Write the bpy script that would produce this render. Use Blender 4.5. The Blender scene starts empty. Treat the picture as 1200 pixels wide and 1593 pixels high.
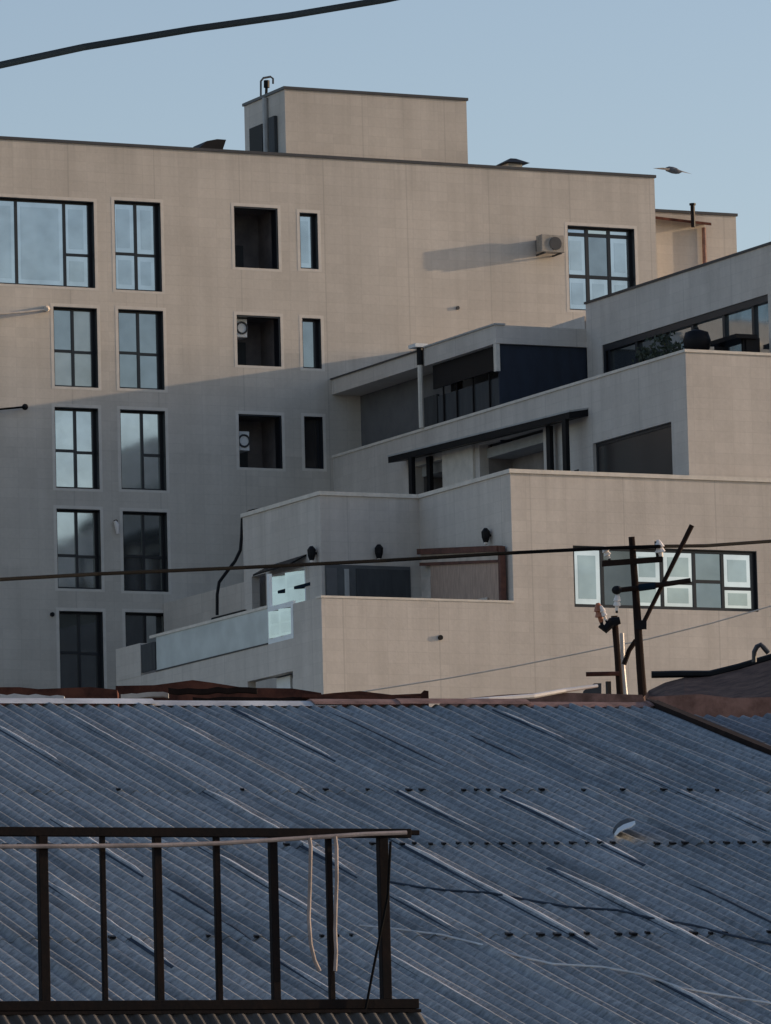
import bpy, bmesh, math, random
from mathutils import Vector, Matrix
random.seed(7)
R = math.radians
scene = bpy.context.scene
COL = scene.collection

# ------------------------------------------------------------------ camera
F, CX, CY = 10174.5, 600.0, 796.5
PITCH, ROLL, YAW = R(7.00367), R(-1.45159), R(25.8284)
CAM = Vector((0, 0, 10))
FW = Vector((math.sin(YAW)*math.cos(PITCH), math.cos(YAW)*math.cos(PITCH), math.sin(PITCH)))
RT0 = Vector((math.cos(YAW), -math.sin(YAW), 0)); UP0 = RT0.cross(FW)
RT = RT0*math.cos(ROLL)+UP0*math.sin(ROLL); UP = -RT0*math.sin(ROLL)+UP0*math.cos(ROLL)
cd = bpy.data.cameras.new('camera'); cam = bpy.data.objects.new('camera', cd); COL.objects.link(cam)
m = Matrix((RT, UP, -FW)).transposed().to_4x4(); m.translation = CAM; cam.matrix_world = m
cd.sensor_fit = 'HORIZONTAL'; cd.sensor_width = 36; cd.lens = F/1200*36
cd.clip_start = 1; cd.clip_end = 9000
scene.camera = cam

# survey helpers: sight lines meeting a known wall plane / distance
def ray(x, y): return FW*F + RT*(x-CX) - UP*(y-CY)
def onY(x, y, Y): d = ray(x, y); return CAM + d*(Y/d.y)
def onX(x, y, X): d = ray(x, y); return CAM + d*(X/d.x)
def onD(x, y, D): return CAM + ray(x, y)*(D/F)

# ------------------------------------------------------------------ materials
def newmat(name):
    mt = bpy.data.materials.new(name); mt.use_nodes = True
    nt = mt.node_tree; b = nt.nodes['Principled BSDF']
    return mt, nt, b
def N(nt, t, **k):
    n = nt.nodes.new(t)
    for a, v in k.items(): setattr(n, a, v)
    return n
def mixc(nt, a, b, fac, blend='MIX'):
    n = N(nt, 'ShaderNodeMix', data_type='RGBA', blend_type=blend)
    for s, v in ((6, a), (7, b), (0, fac)):
        if hasattr(v, 'links'): nt.links.new(v, n.inputs[s])
        elif isinstance(v, (int, float)): n.inputs[s].default_value = v
        else: n.inputs[s].default_value = (*v, 1)
    return n.outputs[2]
def noise(nt, vec, scale, detail=4, rough=.55):
    n = N(nt, 'ShaderNodeTexNoise'); n.inputs['Scale'].default_value = scale
    n.inputs['Detail'].default_value = detail; n.inputs['Roughness'].default_value = rough
    if vec: nt.links.new(vec, n.inputs['Vector'])
    return n.outputs['Fac']
def ramp(nt, v, a, b, lo=(0, 0, 0), hi=(1, 1, 1)):
    n = N(nt, 'ShaderNodeValToRGB'); e = n.color_ramp.elements
    e[0].position = a; e[1].position = b; e[0].color = (*lo, 1); e[1].color = (*hi, 1)
    nt.links.new(v, n.inputs[0]); return n.outputs[0]
def objcoord(nt): return N(nt, 'ShaderNodeTexCoord').outputs['Object']
def scaled(nt, v, s):
    n = N(nt, 'ShaderNodeMapping'); n.inputs['Scale'].default_value = s; nt.links.new(v, n.inputs['Vector']); return n.outputs[0]

def wall_mat(name, base, var=.11, joint=.07):
    mt, nt, b = newmat(name); v = objcoord(nt)
    sx = N(nt, 'ShaderNodeSeparateXYZ'); nt.links.new(v, sx.inputs[0])
    ad = N(nt, 'ShaderNodeMath', operation='ADD'); nt.links.new(sx.outputs[0], ad.inputs[0]); nt.links.new(sx.outputs[1], ad.inputs[1])
    cb = N(nt, 'ShaderNodeCombineXYZ'); nt.links.new(ad.outputs[0], cb.inputs[0]); nt.links.new(sx.outputs[2], cb.inputs[1])
    br = N(nt, 'ShaderNodeTexBrick'); nt.links.new(cb.outputs[0], br.inputs['Vector'])
    br.offset = 0.0; br.squash = 1
    br.inputs['Scale'].default_value = 1; br.inputs['Brick Width'].default_value = .62; br.inputs['Row Height'].default_value = .31
    br.inputs['Mortar Size'].default_value = .012; br.inputs['Mortar Smooth'].default_value = .4; br.inputs['Bias'].default_value = 0
    c = Vector(base)
    br.inputs['Color1'].default_value = (*(c*1.035), 1); br.inputs['Color2'].default_value = (*(c*.965), 1)
    br.inputs['Mortar'].default_value = (*(c*(1-joint)), 1)
    big = ramp(nt, noise(nt, v, .35, 5), .3, .7, (1-var,)*3, (1+var*.6,)*3)
    o = mixc(nt, br.outputs['Color'], big, 1.0, 'MULTIPLY')
    # rain streaks: noise stretched vertically
    st = ramp(nt, noise(nt, scaled(nt, v, (2.2, 2.2, .10)), 1.0, 5, .6), .35, .75, (1, 1, 1), (.85, .845, .835))
    o = mixc(nt, o, st, .8, 'MULTIPLY')
    fine = ramp(nt, noise(nt, v, 9, 3), .3, .7, (.96,)*3, (1.03,)*3)
    o = mixc(nt, o, fine, 1, 'MULTIPLY')
    # run-off stains hanging from the parapet copings
    cut = ramp(nt, noise(nt, scaled(nt, v, (1.6, 1.6, .05)), 1.3, 6, .7), .44, .70)
    tot = None
    for top, ln in ((48.46, 1.2), (46.12, 1.9), (39.88, .9), (36.62, 1.1), (32.93, 1.5), (29.33, 1.2)):
        mr = N(nt, 'ShaderNodeMapRange'); mr.inputs[1].default_value = top-ln; mr.inputs[2].default_value = top; nt.links.new(sx.outputs[2], mr.inputs[0])
        l_ = N(nt, 'ShaderNodeMath', operation='LESS_THAN'); nt.links.new(sx.outputs[2], l_.inputs[0]); l_.inputs[1].default_value = top
        m_ = N(nt, 'ShaderNodeMath', operation='MULTIPLY'); nt.links.new(mr.outputs[0], m_.inputs[0]); nt.links.new(l_.outputs[0], m_.inputs[1])
        if tot is None: tot = m_.outputs[0]
        else:
            mx = N(nt, 'ShaderNodeMath', operation='MAXIMUM'); nt.links.new(tot, mx.inputs[0]); nt.links.new(m_.outputs[0], mx.inputs[1]); tot = mx.outputs[0]
    m_ = N(nt, 'ShaderNodeMath', operation='MULTIPLY'); nt.links.new(tot, m_.inputs[0]); nt.links.new(cut, m_.inputs[1])
    m2 = N(nt, 'ShaderNodeMath', operation='MULTIPLY'); nt.links.new(m_.outputs[0], m2.inputs[0]); m2.inputs[1].default_value = .38
    o = mixc(nt, o, tuple(c*.52), m2.outputs[0])
    # wide expansion joints every 5.6 m
    fr = N(nt, 'ShaderNodeMath', operation='PINGPONG'); nt.links.new(ad.outputs[0], fr.inputs[0]); fr.inputs[1].default_value = 1.45
    lt = N(nt, 'ShaderNodeMath', operation='LESS_THAN'); nt.links.new(fr.outputs[0], lt.inputs[0]); lt.inputs[1].default_value = .02
    fm = N(nt, 'ShaderNodeMath', operation='MULTIPLY'); nt.links.new(lt.outputs[0], fm.inputs[0]); fm.inputs[1].default_value = .3
    o = mixc(nt, o, tuple(c*.5), fm.outputs[0])
    nt.links.new(o, b.inputs['Base Color']); b.inputs['Roughness'].default_value = .85
    bp = N(nt, 'ShaderNodeBump'); bp.inputs['Strength'].default_value = .25; bp.inputs['Distance'].default_value = .01
    nt.links.new(noise(nt, v, 14, 4), bp.inputs['Height']); nt.links.new(bp.outputs[0], b.inputs['Normal'])
    return mt
def plain(name, c, rough=.6, metal=0, var=.25, scale=3.0, c2=None, stretch=(1, 1, 1), bump=.15):
    mt, nt, b = newmat(name); v = scaled(nt, objcoord(nt), stretch)
    c = Vector(c); c2 = Vector(c2) if c2 else c*(1-var)
    o = mixc(nt, tuple(c), tuple(c2), ramp(nt, noise(nt, v, scale, 6, .65), .35, .65))
    nt.links.new(o, b.inputs['Base Color']); b.inputs['Roughness'].default_value = rough; b.inputs['Metallic'].default_value = metal
    if bump:
        bp = N(nt, 'ShaderNodeBump'); bp.inputs['Strength'].default_value = bump; bp.inputs['Distance'].default_value = .01
        nt.links.new(noise(nt, v, scale*6, 3), bp.inputs['Height']); nt.links.new(bp.outputs[0], b.inputs['Normal'])
    return mt
def glass(name, c, metal, rough=.06, wob=.02, scale=1.2):
    mt, nt, b = newmat(name); v = objcoord(nt)
    o = mixc(nt, tuple(Vector(c)), tuple(Vector(c)*.82), ramp(nt, noise(nt, v, scale, 3), .35, .65))
    nt.links.new(o, b.inputs['Base Color']); b.inputs['Metallic'].default_value = metal; b.inputs['Roughness'].default_value = rough
    b.inputs['IOR'].default_value = 1.52
    bp = N(nt, 'ShaderNodeBump'); bp.inputs['Strength'].default_value = wob; bp.inputs['Distance'].default_value = .1
    nt.links.new(noise(nt, v, .9, 2), bp.inputs['Height']); nt.links.new(bp.outputs[0], b.inputs['Normal'])
    return mt

BEIGE = (.575, .525, .465)
M = dict(
 wall=wall_mat('beige_cladding', BEIGE), wall2=wall_mat('beige_cladding_wing', (.61, .555, .50)),
 trim=plain('pale_plaster', (.66, .61, .55), .85, var=.12),
 cope=plain('pale_coping', (.72, .66, .58), .6, var=.18),
 darkmetal=plain('dark_coping_metal', (.055, .055, .06), .45, .3),
 frame=plain('black_window_frame', (.012, .014, .02), .35, .0, bump=0),
 whiteframe=plain('white_window_frame', (.86, .90, .91), .4, var=.1),
 g_b=glass('mirror_glass', (.53, .58, .615), .93), g_i=glass('mirror_glass_over_blind', (.455, .505, .535), .92), g_l=glass('tilted_leaf_glass', (.50, .56, .59), .9, .12), g_w=glass('bright_mirror_glass', (.80, .80, .84), .95), g_m=glass('grey_glass', (.29, .325, .35), .9),
 g_d=glass('dark_glass', (.14, .155, .175), .85), g_c=glass('curtained_glass', (.44, .46, .46), .6, .12),
 g_n=glass('near_black_glass', (.06, .055, .055), .4, .2), g_r=glass('brownish_glass', (.15, .13, .12), .5, .25),
 brail=glass('balcony_glass', (.60, .64, .62), .0, .45),
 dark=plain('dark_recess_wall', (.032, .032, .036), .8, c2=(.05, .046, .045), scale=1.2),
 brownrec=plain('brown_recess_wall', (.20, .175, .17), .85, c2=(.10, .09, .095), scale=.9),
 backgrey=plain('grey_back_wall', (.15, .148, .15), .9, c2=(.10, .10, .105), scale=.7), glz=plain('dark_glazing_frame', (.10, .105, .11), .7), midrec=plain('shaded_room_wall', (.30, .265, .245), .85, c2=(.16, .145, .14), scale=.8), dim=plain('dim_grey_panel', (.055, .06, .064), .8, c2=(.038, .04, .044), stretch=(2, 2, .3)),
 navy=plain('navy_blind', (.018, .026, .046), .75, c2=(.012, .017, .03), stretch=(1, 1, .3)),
 black=plain('black_paint', (.012, .012, .014), .5),
 rail=plain('dark_brown_steel', (.0085, .0075, .008), .8, 0, c2=(.018, .011, .009), scale=5),
 beigepipe=plain('beige_pipe', (.44, .35, .31), .7, var=.45, scale=5),
 actan=plain('aged_ac_casing', (.36, .33, .29), .6, var=.35, scale=6), skirt=plain('dark_corrugated_skirt', (.075, .07, .07), .7, var=.6, scale=4), white=plain('white_paint', (.78, .78, .76), .5, var=.12),
 grey=plain('light_grey_paint', (.42, .42, .41), .6, var=.2),
 rust=plain('rusty_brown_sheet', (.16, .06, .04), .85, c2=(.05, .022, .018), scale=3),
 rust2=plain('pinkish_clay', (.30, .17, .14), .85, c2=(.14, .075, .06), scale=5),
 tile=plain('dark_brown_roof', (.17, .105, .08), .95, c2=(.075, .048, .04), scale=3.5, bump=1),
 wood=plain('dark_wood', (.014, .009, .008), .9, c2=(.03, .018, .014), scale=4, stretch=(1, 1, .2)),
 brownwood=plain('brown_timber', (.15, .06, .04), .8, c2=(.075, .03, .022), scale=4),
 reed=plain('brown_reed_panel', (.50, .35, .27), .9, c2=(.34, .24, .19), scale=5, stretch=(3, 3, .4)),
 palepanel=plain('pale_panel', (.62, .53, .46), .85, var=.25),
 zinc=plain('weathered_zinc_cap', (.74, .72, .70), .55, .0, c2=(.42, .41, .41), scale=1.6),
 porcelain=plain('white_porcelain', (.80, .74, .70), .3, var=.1), orange=plain('rust_orange_insulator', (.42, .15, .07), .5, var=.4, scale=20),
 cable=plain('black_cable', (.006, .006, .0065), .95, bump=0), bluecable=plain('dark_blue_cable', (.008, .02, .034), .95, bump=0),
 seamdark=plain('seam_and_cable_shadow', (.045, .06, .085), .8, var=.3), palewire=plain('pale_wire', (.62, .55, .48), .6, bump=0),
 feather=plain('grey_feather', (.10, .10, .11), .8, c2=(.2, .2, .21), scale=30, bump=0),
 plantm=plain('dark_leaves', (.035, .05, .03), .7, var=.4, scale=8),
 clay=plain('house_render', (.34, .30, .26), .9),
)

for k_ in ('cable', 'bluecable', 'rail', 'black', 'wood', 'tile', 'rust', 'seamdark'): M[k_].node_tree.nodes['Principled BSDF'].inputs['Specular IOR Level'].default_value = .12
# ------------------------------------------------------------------ mesh builder
class MB:
    def __init__(s): s.v = []; s.f = []
    def add(s, vs, fs):
        o = len(s.v); s.v += [tuple(v) for v in vs]; s.f += [tuple(i+o for i in f) for f in fs]; return s
    def box(s, x0, x1, y0, y1, z0, z1):
        x0, x1 = min(x0, x1), max(x0, x1); y0, y1 = min(y0, y1), max(y0, y1); z0, z1 = min(z0, z1), max(z0, z1)
        return s.add([(x0,y0,z0),(x1,y0,z0),(x1,y1,z0),(x0,y1,z0),(x0,y0,z1),(x1,y0,z1),(x1,y1,z1),(x0,y1,z1)],
                     [(0,3,2,1),(4,5,6,7),(0,1,5,4),(1,2,6,5),(2,3,7,6),(3,0,4,7)])
    def obox(s, c, ax, ay, az):
        c, ax, ay, az = Vector(c), Vector(ax), Vector(ay), Vector(az)
        vs = [c+sx*ax+sy*ay+sz*az for sz in (-1, 1) for sx, sy in ((-1,-1),(1,-1),(1,1),(-1,1))]
        return s.add(vs, [(0,3,2,1),(4,5,6,7),(0,1,5,4),(1,2,6,5),(2,3,7,6),(3,0,4,7)])
    def tube(s, pts, r, n=8, caps=True):
        pts = [Vector(p) for p in pts]; rr = r if isinstance(r, (list, tuple)) else [r]*len(pts)
        rings = []; prev = None
        for i, p in enumerate(pts):
            t = (pts[min(i+1, len(pts)-1)]-pts[max(i-1, 0)]).normalized()
            a = prev or (Vector((0, 0, 1)) if abs(t.z) < .9 else Vector((1, 0, 0)))
            u = (a - t*a.dot(t)).normalized(); w = t.cross(u); prev = u
            rings.append([p+(u*math.cos(2*math.pi*k/n)+w*math.sin(2*math.pi*k/n))*rr[i] for k in range(n)])
        vs = [v for ring in rings for v in ring]; fs = []
        for i in range(len(pts)-1):
            for k in range(n):
                fs.append((i*n+k, i*n+(k+1) % n, (i+1)*n+(k+1) % n, (i+1)*n+k))
        if caps: fs.append(tuple(range(n-1, -1, -1))); fs.append(tuple((len(pts)-1)*n+k for k in range(n)))
        return s.add(vs, fs)
    def prism(s, poly, ext):       # planar polygon extruded by a vector
        poly = [Vector(p) for p in poly]; ext = Vector(ext); n = len(poly)
        vs = poly+[p+ext for p in poly]
        return s.add(vs, [tuple(range(n)), tuple(range(2*n-1, n-1, -1))]+[(i, i+n, (i+1) % n+n, (i+1) % n) for i in range(n)])
    def ball(s, c, r, n=8, m_=6, sc=(1, 1, 1)):
        c = Vector(c); vs = [c+Vector((0, 0, r*sc[2]))]; fs = []
        for i in range(1, m_):
            th = math.pi*i/m_
            for k in range(n):
                ph = 2*math.pi*k/n
                vs.append(c+Vector((r*sc[0]*math.sin(th)*math.cos(ph), r*sc[1]*math.sin(th)*math.sin(ph), r*sc[2]*math.cos(th))))
        vs.append(c-Vector((0, 0, r*sc[2])))
        for k in range(n): fs.append((0, 1+k, 1+(k+1) % n)); fs.append((len(vs)-1, len(vs)-1-n+(k+1) % n, len(vs)-1-n+k))
        for i in range(m_-2):
            for k in range(n): fs.append((1+i*n+k, 1+(i+1)*n+k, 1+(i+1)*n+(k+1) % n, 1+i*n+(k+1) % n))
        return s.add(vs, fs)
    def wall(s, axis, c, t, u0, u1, z0, z1, holes=()):
        """wall slab facing -axis; front face at c, thickness t; rectangular openings (u0,u1,z0,z1)"""
        us = sorted({u0, u1, *[min(max(v, u0), u1) for h in holes for v in h[:2]]}); zs = sorted({z0, z1, *[min(max(v, z0), z1) for h in holes for v in h[2:]]})
        def solid(i, j):
            if i < 0 or j < 0 or i >= len(us)-1 or j >= len(zs)-1: return False
            a, b = (us[i]+us[i+1])/2, (zs[j]+zs[j+1])/2
            return not any(h[0] < a < h[1] and h[2] < b < h[3] for h in holes)
        P = (lambda u, d, z: (u, c+d, z)) if axis == 'y' else (lambda u, d, z: (c+d, u, z))
        vs = []; fs = []; idx = {}
        def V(u, d, z):
            k = (u, d, z)
            if k not in idx: idx[k] = len(vs); vs.append(P(u, d, z))
            return idx[k]
        for i in range(len(us)-1):
            for j in range(len(zs)-1):
                if not solid(i, j): continue
                a, b, lo, hi = us[i], us[i+1], zs[j], zs[j+1]
                fs.append((V(a,0,lo), V(b,0,lo), V(b,0,hi), V(a,0,hi))); fs.append((V(a,t,lo), V(a,t,hi), V(b,t,hi), V(b,t,lo)))
                if not solid(i-1, j): fs.append((V(a,0,lo), V(a,0,hi), V(a,t,hi), V(a,t,lo)))
                if not solid(i+1, j): fs.append((V(b,0,lo), V(b,t,lo), V(b,t,hi), V(b,0,hi)))
                if not solid(i, j-1): fs.append((V(a,0,lo), V(a,t,lo), V(b,t,lo), V(b,0,lo)))
                if not solid(i, j+1): fs.append((V(a,0,hi), V(b,0,hi), V(b,t,hi), V(a,t,hi)))
        return s.add(vs, fs)
    def build(s, name, mat, parent=None, smooth=False, bevel=0):
        me = bpy.data.meshes.new(name); me.from_pydata(s.v, [], s.f)
        bm = bmesh.new(); bm.from_mesh(me); bmesh.ops.recalc_face_normals(bm, faces=bm.faces); bm.to_mesh(me); bm.free()
        if smooth:
            for p in me.polygons: p.use_smooth = True
        me.materials.append(M[mat] if isinstance(mat, str) else mat)
        o = bpy.data.objects.new(name, me); COL.objects.link(o)
        if bevel:
            b = o.modifiers.new('bevel', 'BEVEL'); b.width = bevel; b.segments = 2; b.limit_method = 'ANGLE'
        if parent: o.parent = parent; o.matrix_parent_inverse = Matrix.Translation(-Vector(worldloc(parent)))
        return o
def worldloc(o):
    l = Vector(o.location)
    p = o.parent
    return l if not p else l   # parents built here carry no rotation; only root empties are moved
def tag(o, label, cat, group=None, kind=None):
    if label: o['label'] = label
    if cat: o['category'] = cat
    if group: o['group'] = group
    if kind: o['kind'] = kind
    return o
def thing(name, loc, label, cat, group=None):
    o = bpy.data.objects.new(name, None); COL.objects.link(o); o.location = loc; o.empty_display_size = .3
    return tag(o, label, cat, group)

# ------------------------------------------------------------------ terrain
def gz(x, y):
    d = math.hypot(x, y)
    k = [(0, 0), (30, 3), (60, 10), (85, 13), (130, 19), (175, 23), (260, 25), (9000, 25)]
    for (a, za), (b, zb) in zip(k, k[1:]):
        if d <= b: return za+(zb-za)*(d-a)/(b-a)
    return 25
g = MB(); rs = [0, 10, 20, 30, 45, 60, 72, 85, 105, 130, 150, 175, 210, 260, 400, 900, 2500, 6000]; n = 64
vs = []; fs = []
for r in rs:
    for k in range(n):
        a = 2*math.pi*k/n; x, y = r*math.sin(a), r*math.cos(a); vs.append((x, y, gz(x, y)))
for i in range(len(rs)-1):
    for k in range(n): fs.append((i*n+k, i*n+(k+1) % n, (i+1)*n+(k+1) % n, (i+1)*n+k))
g.add(vs, fs)
gm = plain('dry_ground', (.42, .38, .32), .95, c2=(.28, .26, .21), scale=.3)
tag(g.build('ground', gm, smooth=True), 'dry sloping hillside under the houses', 'ground', kind='structure')

# ================================================================== main block
YA, Z0 = 183.0, 20.0
blk = thing('apartment_building', (80, 190, Z0), 'tall beige apartment block with flat roof, small penthouse and columns of black framed windows', 'building')
XL, XR, ZT = 62.0, 98.49, 46.12
REC = .27
def rect(x0, x1, y0, y1, Y=YA):          # bounding pixels of an upright opening -> wall coordinates
    ym, xm = (y0+y1)/2, (x0+x1)/2
    return onY(x0, ym, Y).x, onY(x1, ym, Y).x, onY(xm, y1, Y).z, onY(xm, y0, Y).z
wins = [  # x0,x1,y0,y1, vertical bars, transoms (px y), glass per pane column-major from top-left
 ((-60,147,308,443), (25,100), {2:(393,)}, ['b','b','b','b']),
 ((179,251,313,452), (211,), {0:(396,),1:(397,)}, ['b','b','b','b']),
 ((467,495,331,418), (), {}, ['b']),
 ((84,152,478,602), (113,), {0:(547,),1:(548,)}, ['m','c','c','c']),
 ((185,255,482,605), (215,), {0:(550,),1:(551,)}, ['m','m','m','m']),
 ((471,500,495,573), (), {}, ['m']),
 ((86,154,634,760), (117,), {0:(702,),1:(704,)}, ['b','b','b','b']),
 ((188,258,638,762), (221,), {1:(708,)}, ['b','b','b']),
 ((474,503,648,729), (), {}, ['n']),
 ((89,157,792,916), (119,), {0:(865,),1:(866,)}, ['b','b','b','b']),
 ((192,261,796,920), (223,), {0:(866,),1:(867,)}, ['m','d','m','m']),
 ((93,161,951,1076), (123,), {0:(1016,),1:(1017,)}, ['d','d','d','d']),
 ((196,264,953,1078), (226,), {1:(1018,)}, ['d','b','d']),
 ((885,989,353,484), (914,948), {0:(367,432),1:(367,432),2:(367,432)}, ['b','b','b','b','m','b','b','b','b']),
]
nich = [(365,433,322,417), (369,437,491,569), (372,439,645,728)]
holesA = [rect(*w[0]) for w in wins]; nholes = [rect(*q) for q in nich]
MB().wall('y', YA, .4, XL, XR, Z0, ZT, holesA+nholes).build('wall', 'wall', blk)
b = MB(); b.box(XR-.35, XR, YA+.4, 198, Z0, ZT); b.box(XL, XL+.35, YA+.4, 198, Z0, ZT); b.box(XL+.35, XR-.35, 197.6, 198, Z0, ZT)
b.build('side_wall', 'wall', blk)
MB().box(XL+.35, XR-.35, YA+.4, 197.6, ZT-.9, ZT-.6).build('roof', 'grey', blk)
b = MB(); b.box(XL-.05, XR+.05, YA-.05, YA+.42, ZT, ZT+.09); b.box(XR-.36, XR+.05, YA+.42, 198.05, ZT, ZT+.09); b.box(XL-.05, XL+.36, YA+.42, 198.05, ZT, ZT+.09)
b.build('parapet_coping', 'darkmetal', blk)

def window(parent, hole, Y, bars, trans, panes, fw=.075, surround=.13, recess=REC, frame='frame', bw=.075, blinds=True):
    x0, x1, z0, z1 = hole
    # frame with dark lining on the jambs and head
    f = MB(); yb = Y+recess; L = .022
    e = .003
    f.box(x1-L, x1-e, Y+.012, yb-.03, z0+e, z1-e); f.box(x0+e, x0+L, Y+.012, yb-.03, z0+e, z1-e); f.box(x0+L, x1-L, Y+.012, yb-.03, z1-L, z1-e)
    f.box(x0+e, x1-e, yb-.03, yb+.03, z1-fw, z1-e); f.box(x0+e, x1-e, yb-.03, yb+.03, z0+e, z0+fw)
    f.box(x0+e, x0+fw, yb-.03, yb+.03, z0+fw, z1-fw); f.box(x1-fw-.03, x1-e, yb-.03, yb+.03, z0+fw, z1-fw)
    ym = sum(hole[2:])/2
    xs = [x0+fw]+[onY(bx, by, yb).x for bx, by in bars]+[x1-fw-.03]
    cols = []
    for i in range(len(xs)-1):
        a = xs[i] if i == 0 else xs[i]+bw/2; c = xs[i+1] if i == len(xs)-2 else xs[i+1]-bw/2
        cols.append((a, c))
        if i > 0: f.box(xs[i]-bw/2, xs[i]+bw/2, yb-.035, yb+.028, z0+fw, z1-fw)
    fo = f.build('window', frame, parent)
    tb = MB(); k = 0; groups = {}
    for i, (a, c) in enumerate(cols):
        zs = [z1-fw]
        for tz in trans.get(i, ()): zs.append(tz)
        zs.append(z0+fw)
        for j in range(len(zs)-1):
            hi = zs[j] - (bw/2 if j else 0); lo = zs[j+1] + (bw/2 if j < len(zs)-2 else 0)
            if j: tb.box(a, c, yb-.03, yb+.027, zs[j]-bw/2, zs[j]+bw/2)
            kd = panes[min(k, len(panes)-1)]; k += 1
            tx, tz_ = random.uniform(-.004, .004), random.uniform(-.004, .004)
            p = MB(); p.prism([(a, yb+.006-tx, lo), (c, yb+.006+tx, lo), (c, yb+.006+tx+tz_, hi), (a, yb+.006-tx+tz_, hi)], (0, .012, 0))
            p.build('pane', 'g_'+kd, fo)
            if kd in 'bw' and blinds and c-a > .3 and hi-lo > .3:
                ix, iz = min(.13, (c-a)*.22), min(.15, (hi-lo)*.16); jx = random.uniform(-.02, .02)
                p = MB(); p.prism([(a+ix+jx, yb+.0-tx, lo+iz), (c-ix+jx, yb+.0+tx, lo+iz), (c-ix+jx, yb+.0+tx+tz_, hi-iz), (a+ix+jx, yb+.0-tx+tz_, hi-iz)], (0, .003, 0))
                p.build('blind', 'g_i', fo)
    if tb.v: tb.build('transom', frame, fo)
    if surround:
        s_ = MB(); w = surround; yf = Y-.004
        s_.box(x0-w, x1+w, yf, Y+.05, z1, z1+w); s_.box(x0-w, x1+w, yf, Y+.05, z0-w*.8, z0)
        s_.box(x0-w, x0, yf, Y+.05, z0, z1); s_.box(x1, x1+w, yf, Y+.05, z0, z1)
        s_.build('surround', 'trim', fo)
    return fo
for (px, bars, trans, panes), hole in zip(wins, holesA):
    ym = (px[2]+px[3])/2
    tr = {i: [onY((px[0]+px[1])/2, t, YA+REC).z for t in ts] for i, ts in trans.items()}
    wide = len(bars) > 1 and px[0] > 800
    window(blk, hole, YA, [(bx, ym) for bx in bars], tr, panes, bw=.11 if wide else .085, surround=.10, blinds=ym < 470)
# laundry recesses
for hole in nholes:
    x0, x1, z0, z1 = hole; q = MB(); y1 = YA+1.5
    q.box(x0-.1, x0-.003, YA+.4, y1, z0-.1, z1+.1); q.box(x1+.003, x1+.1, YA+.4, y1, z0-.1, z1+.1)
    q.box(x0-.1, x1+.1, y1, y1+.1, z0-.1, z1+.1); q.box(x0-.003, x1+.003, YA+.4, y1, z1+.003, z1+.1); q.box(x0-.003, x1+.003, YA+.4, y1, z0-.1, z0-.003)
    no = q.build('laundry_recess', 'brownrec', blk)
    l = MB(); e = .003; L = .05
    l.box(x1-L, x1-e, YA+.02, YA+.39, z0+e, z1-e); l.box(x0+e, x0+.02, YA+.02, YA+.39, z0+e, z1-e); l.box(x0+.02, x1-L, YA+.02, YA+.39, z1-L, z1-e)
    l.build('lining', 'frame', no)
    d = MB(); d.box(x0+.35, x0+.95, y1-.06, y1-.005, z0+.02, z0+.95); d.build('inner_door', 'dim', no)
    s_ = MB(); w = .10
    s_.box(x0-w, x1+w, YA-.004, YA+.05, z1, z1+w); s_.box(x0-w, x1+w, YA-.004, YA+.05, z0-w*.8, z0)
    s_.box(x0-w, x0, YA-.004, YA+.05, z0, z1); s_.box(x1, x1+w, YA-.004, YA+.05, z0, z1); s_.build('surround', 'trim', no)
# penthouse
PX0, PX1, PY0, PZ = 85.9, 92.3, 184.0, 48.46
PY1 = onX(380, 166, PX0).y
b = MB(); b.box(PX0, PX1, PY0, PY1, ZT-.6, PZ); pent = b.build('penthouse', 'wall', blk)
MB().box(PX0-.05, PX1+.05, PY0-.05, PY1+.05, PZ, PZ+.09).build('coping', 'darkmetal', pent)
d0, d1 = onX(389, 215, PX0-.02), onX(409, 215, PX0-.02)
MB().box(PX0-.04, PX0+.02, d1.y, d0.y, ZT-.5, onX(400, 196, PX0).z).build('door', 'black', pent)
yp = onX(413, 190, PX0-.08).y
MB().tube([(PX0-.08, yp, ZT-.5), (PX0-.08, yp, PZ-.05)], .09).build('pipe', 'grey', pent)
MB().box(PX0-.12, PX0-.01, onX(432, 190, PX0).y, onX(423, 190, PX0).y, ZT-.5, PZ-.75).build('meter_box', 'dim', pent)
# annex
AX1, AY0 = 102.55, 185.0; AZ = onY(1085, 333, AY0).z
ann = MB().box(XR+.003, AX1, AY0, 197.5, Z0, AZ).build('annex', 'wall', blk)
MB().box(XR+.003, AX1+.05, AY0-.05, 197.55, AZ, AZ+.09).build('coping', 'darkmetal', ann)
p0, p1 = onY(1024, 345, AY0), onY(1097, 355, AY0)
MB().prism([(XR+.01, AY0-.45, p0.z+.05), (p1.x, AY0-.45, p1.z+.02), (p1.x, AY0-.004, p1.z+.12), (XR+.01, AY0-.004, p0.z+.15)], (0, 0, .09)).build('ledge', 'rust', ann)
px_ = onY(1096, 380, AY0-.1)
MB().tube([(px_.x, AY0-.1, px_.z-3), (px_.x, AY0-.1, p1.z)], .07).build('downpipe', 'rust2', ann)
q0, q1 = onY(1079, 353, AY0-.5), onY(1078, 319, AY0-.5)
MB().tube([q0, (q0.x, AY0-.5, q1.z)], .075).tube([(q0.x, AY0-.5, q1.z), (q0.x, AY0-.5, q1.z+.06)], .11).build('flue', 'black', ann)
MB().box(XL-.001, XL, YA+.5, YA+.6, 21, 21.01).build('footing', 'grey', blk) if False else None

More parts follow.
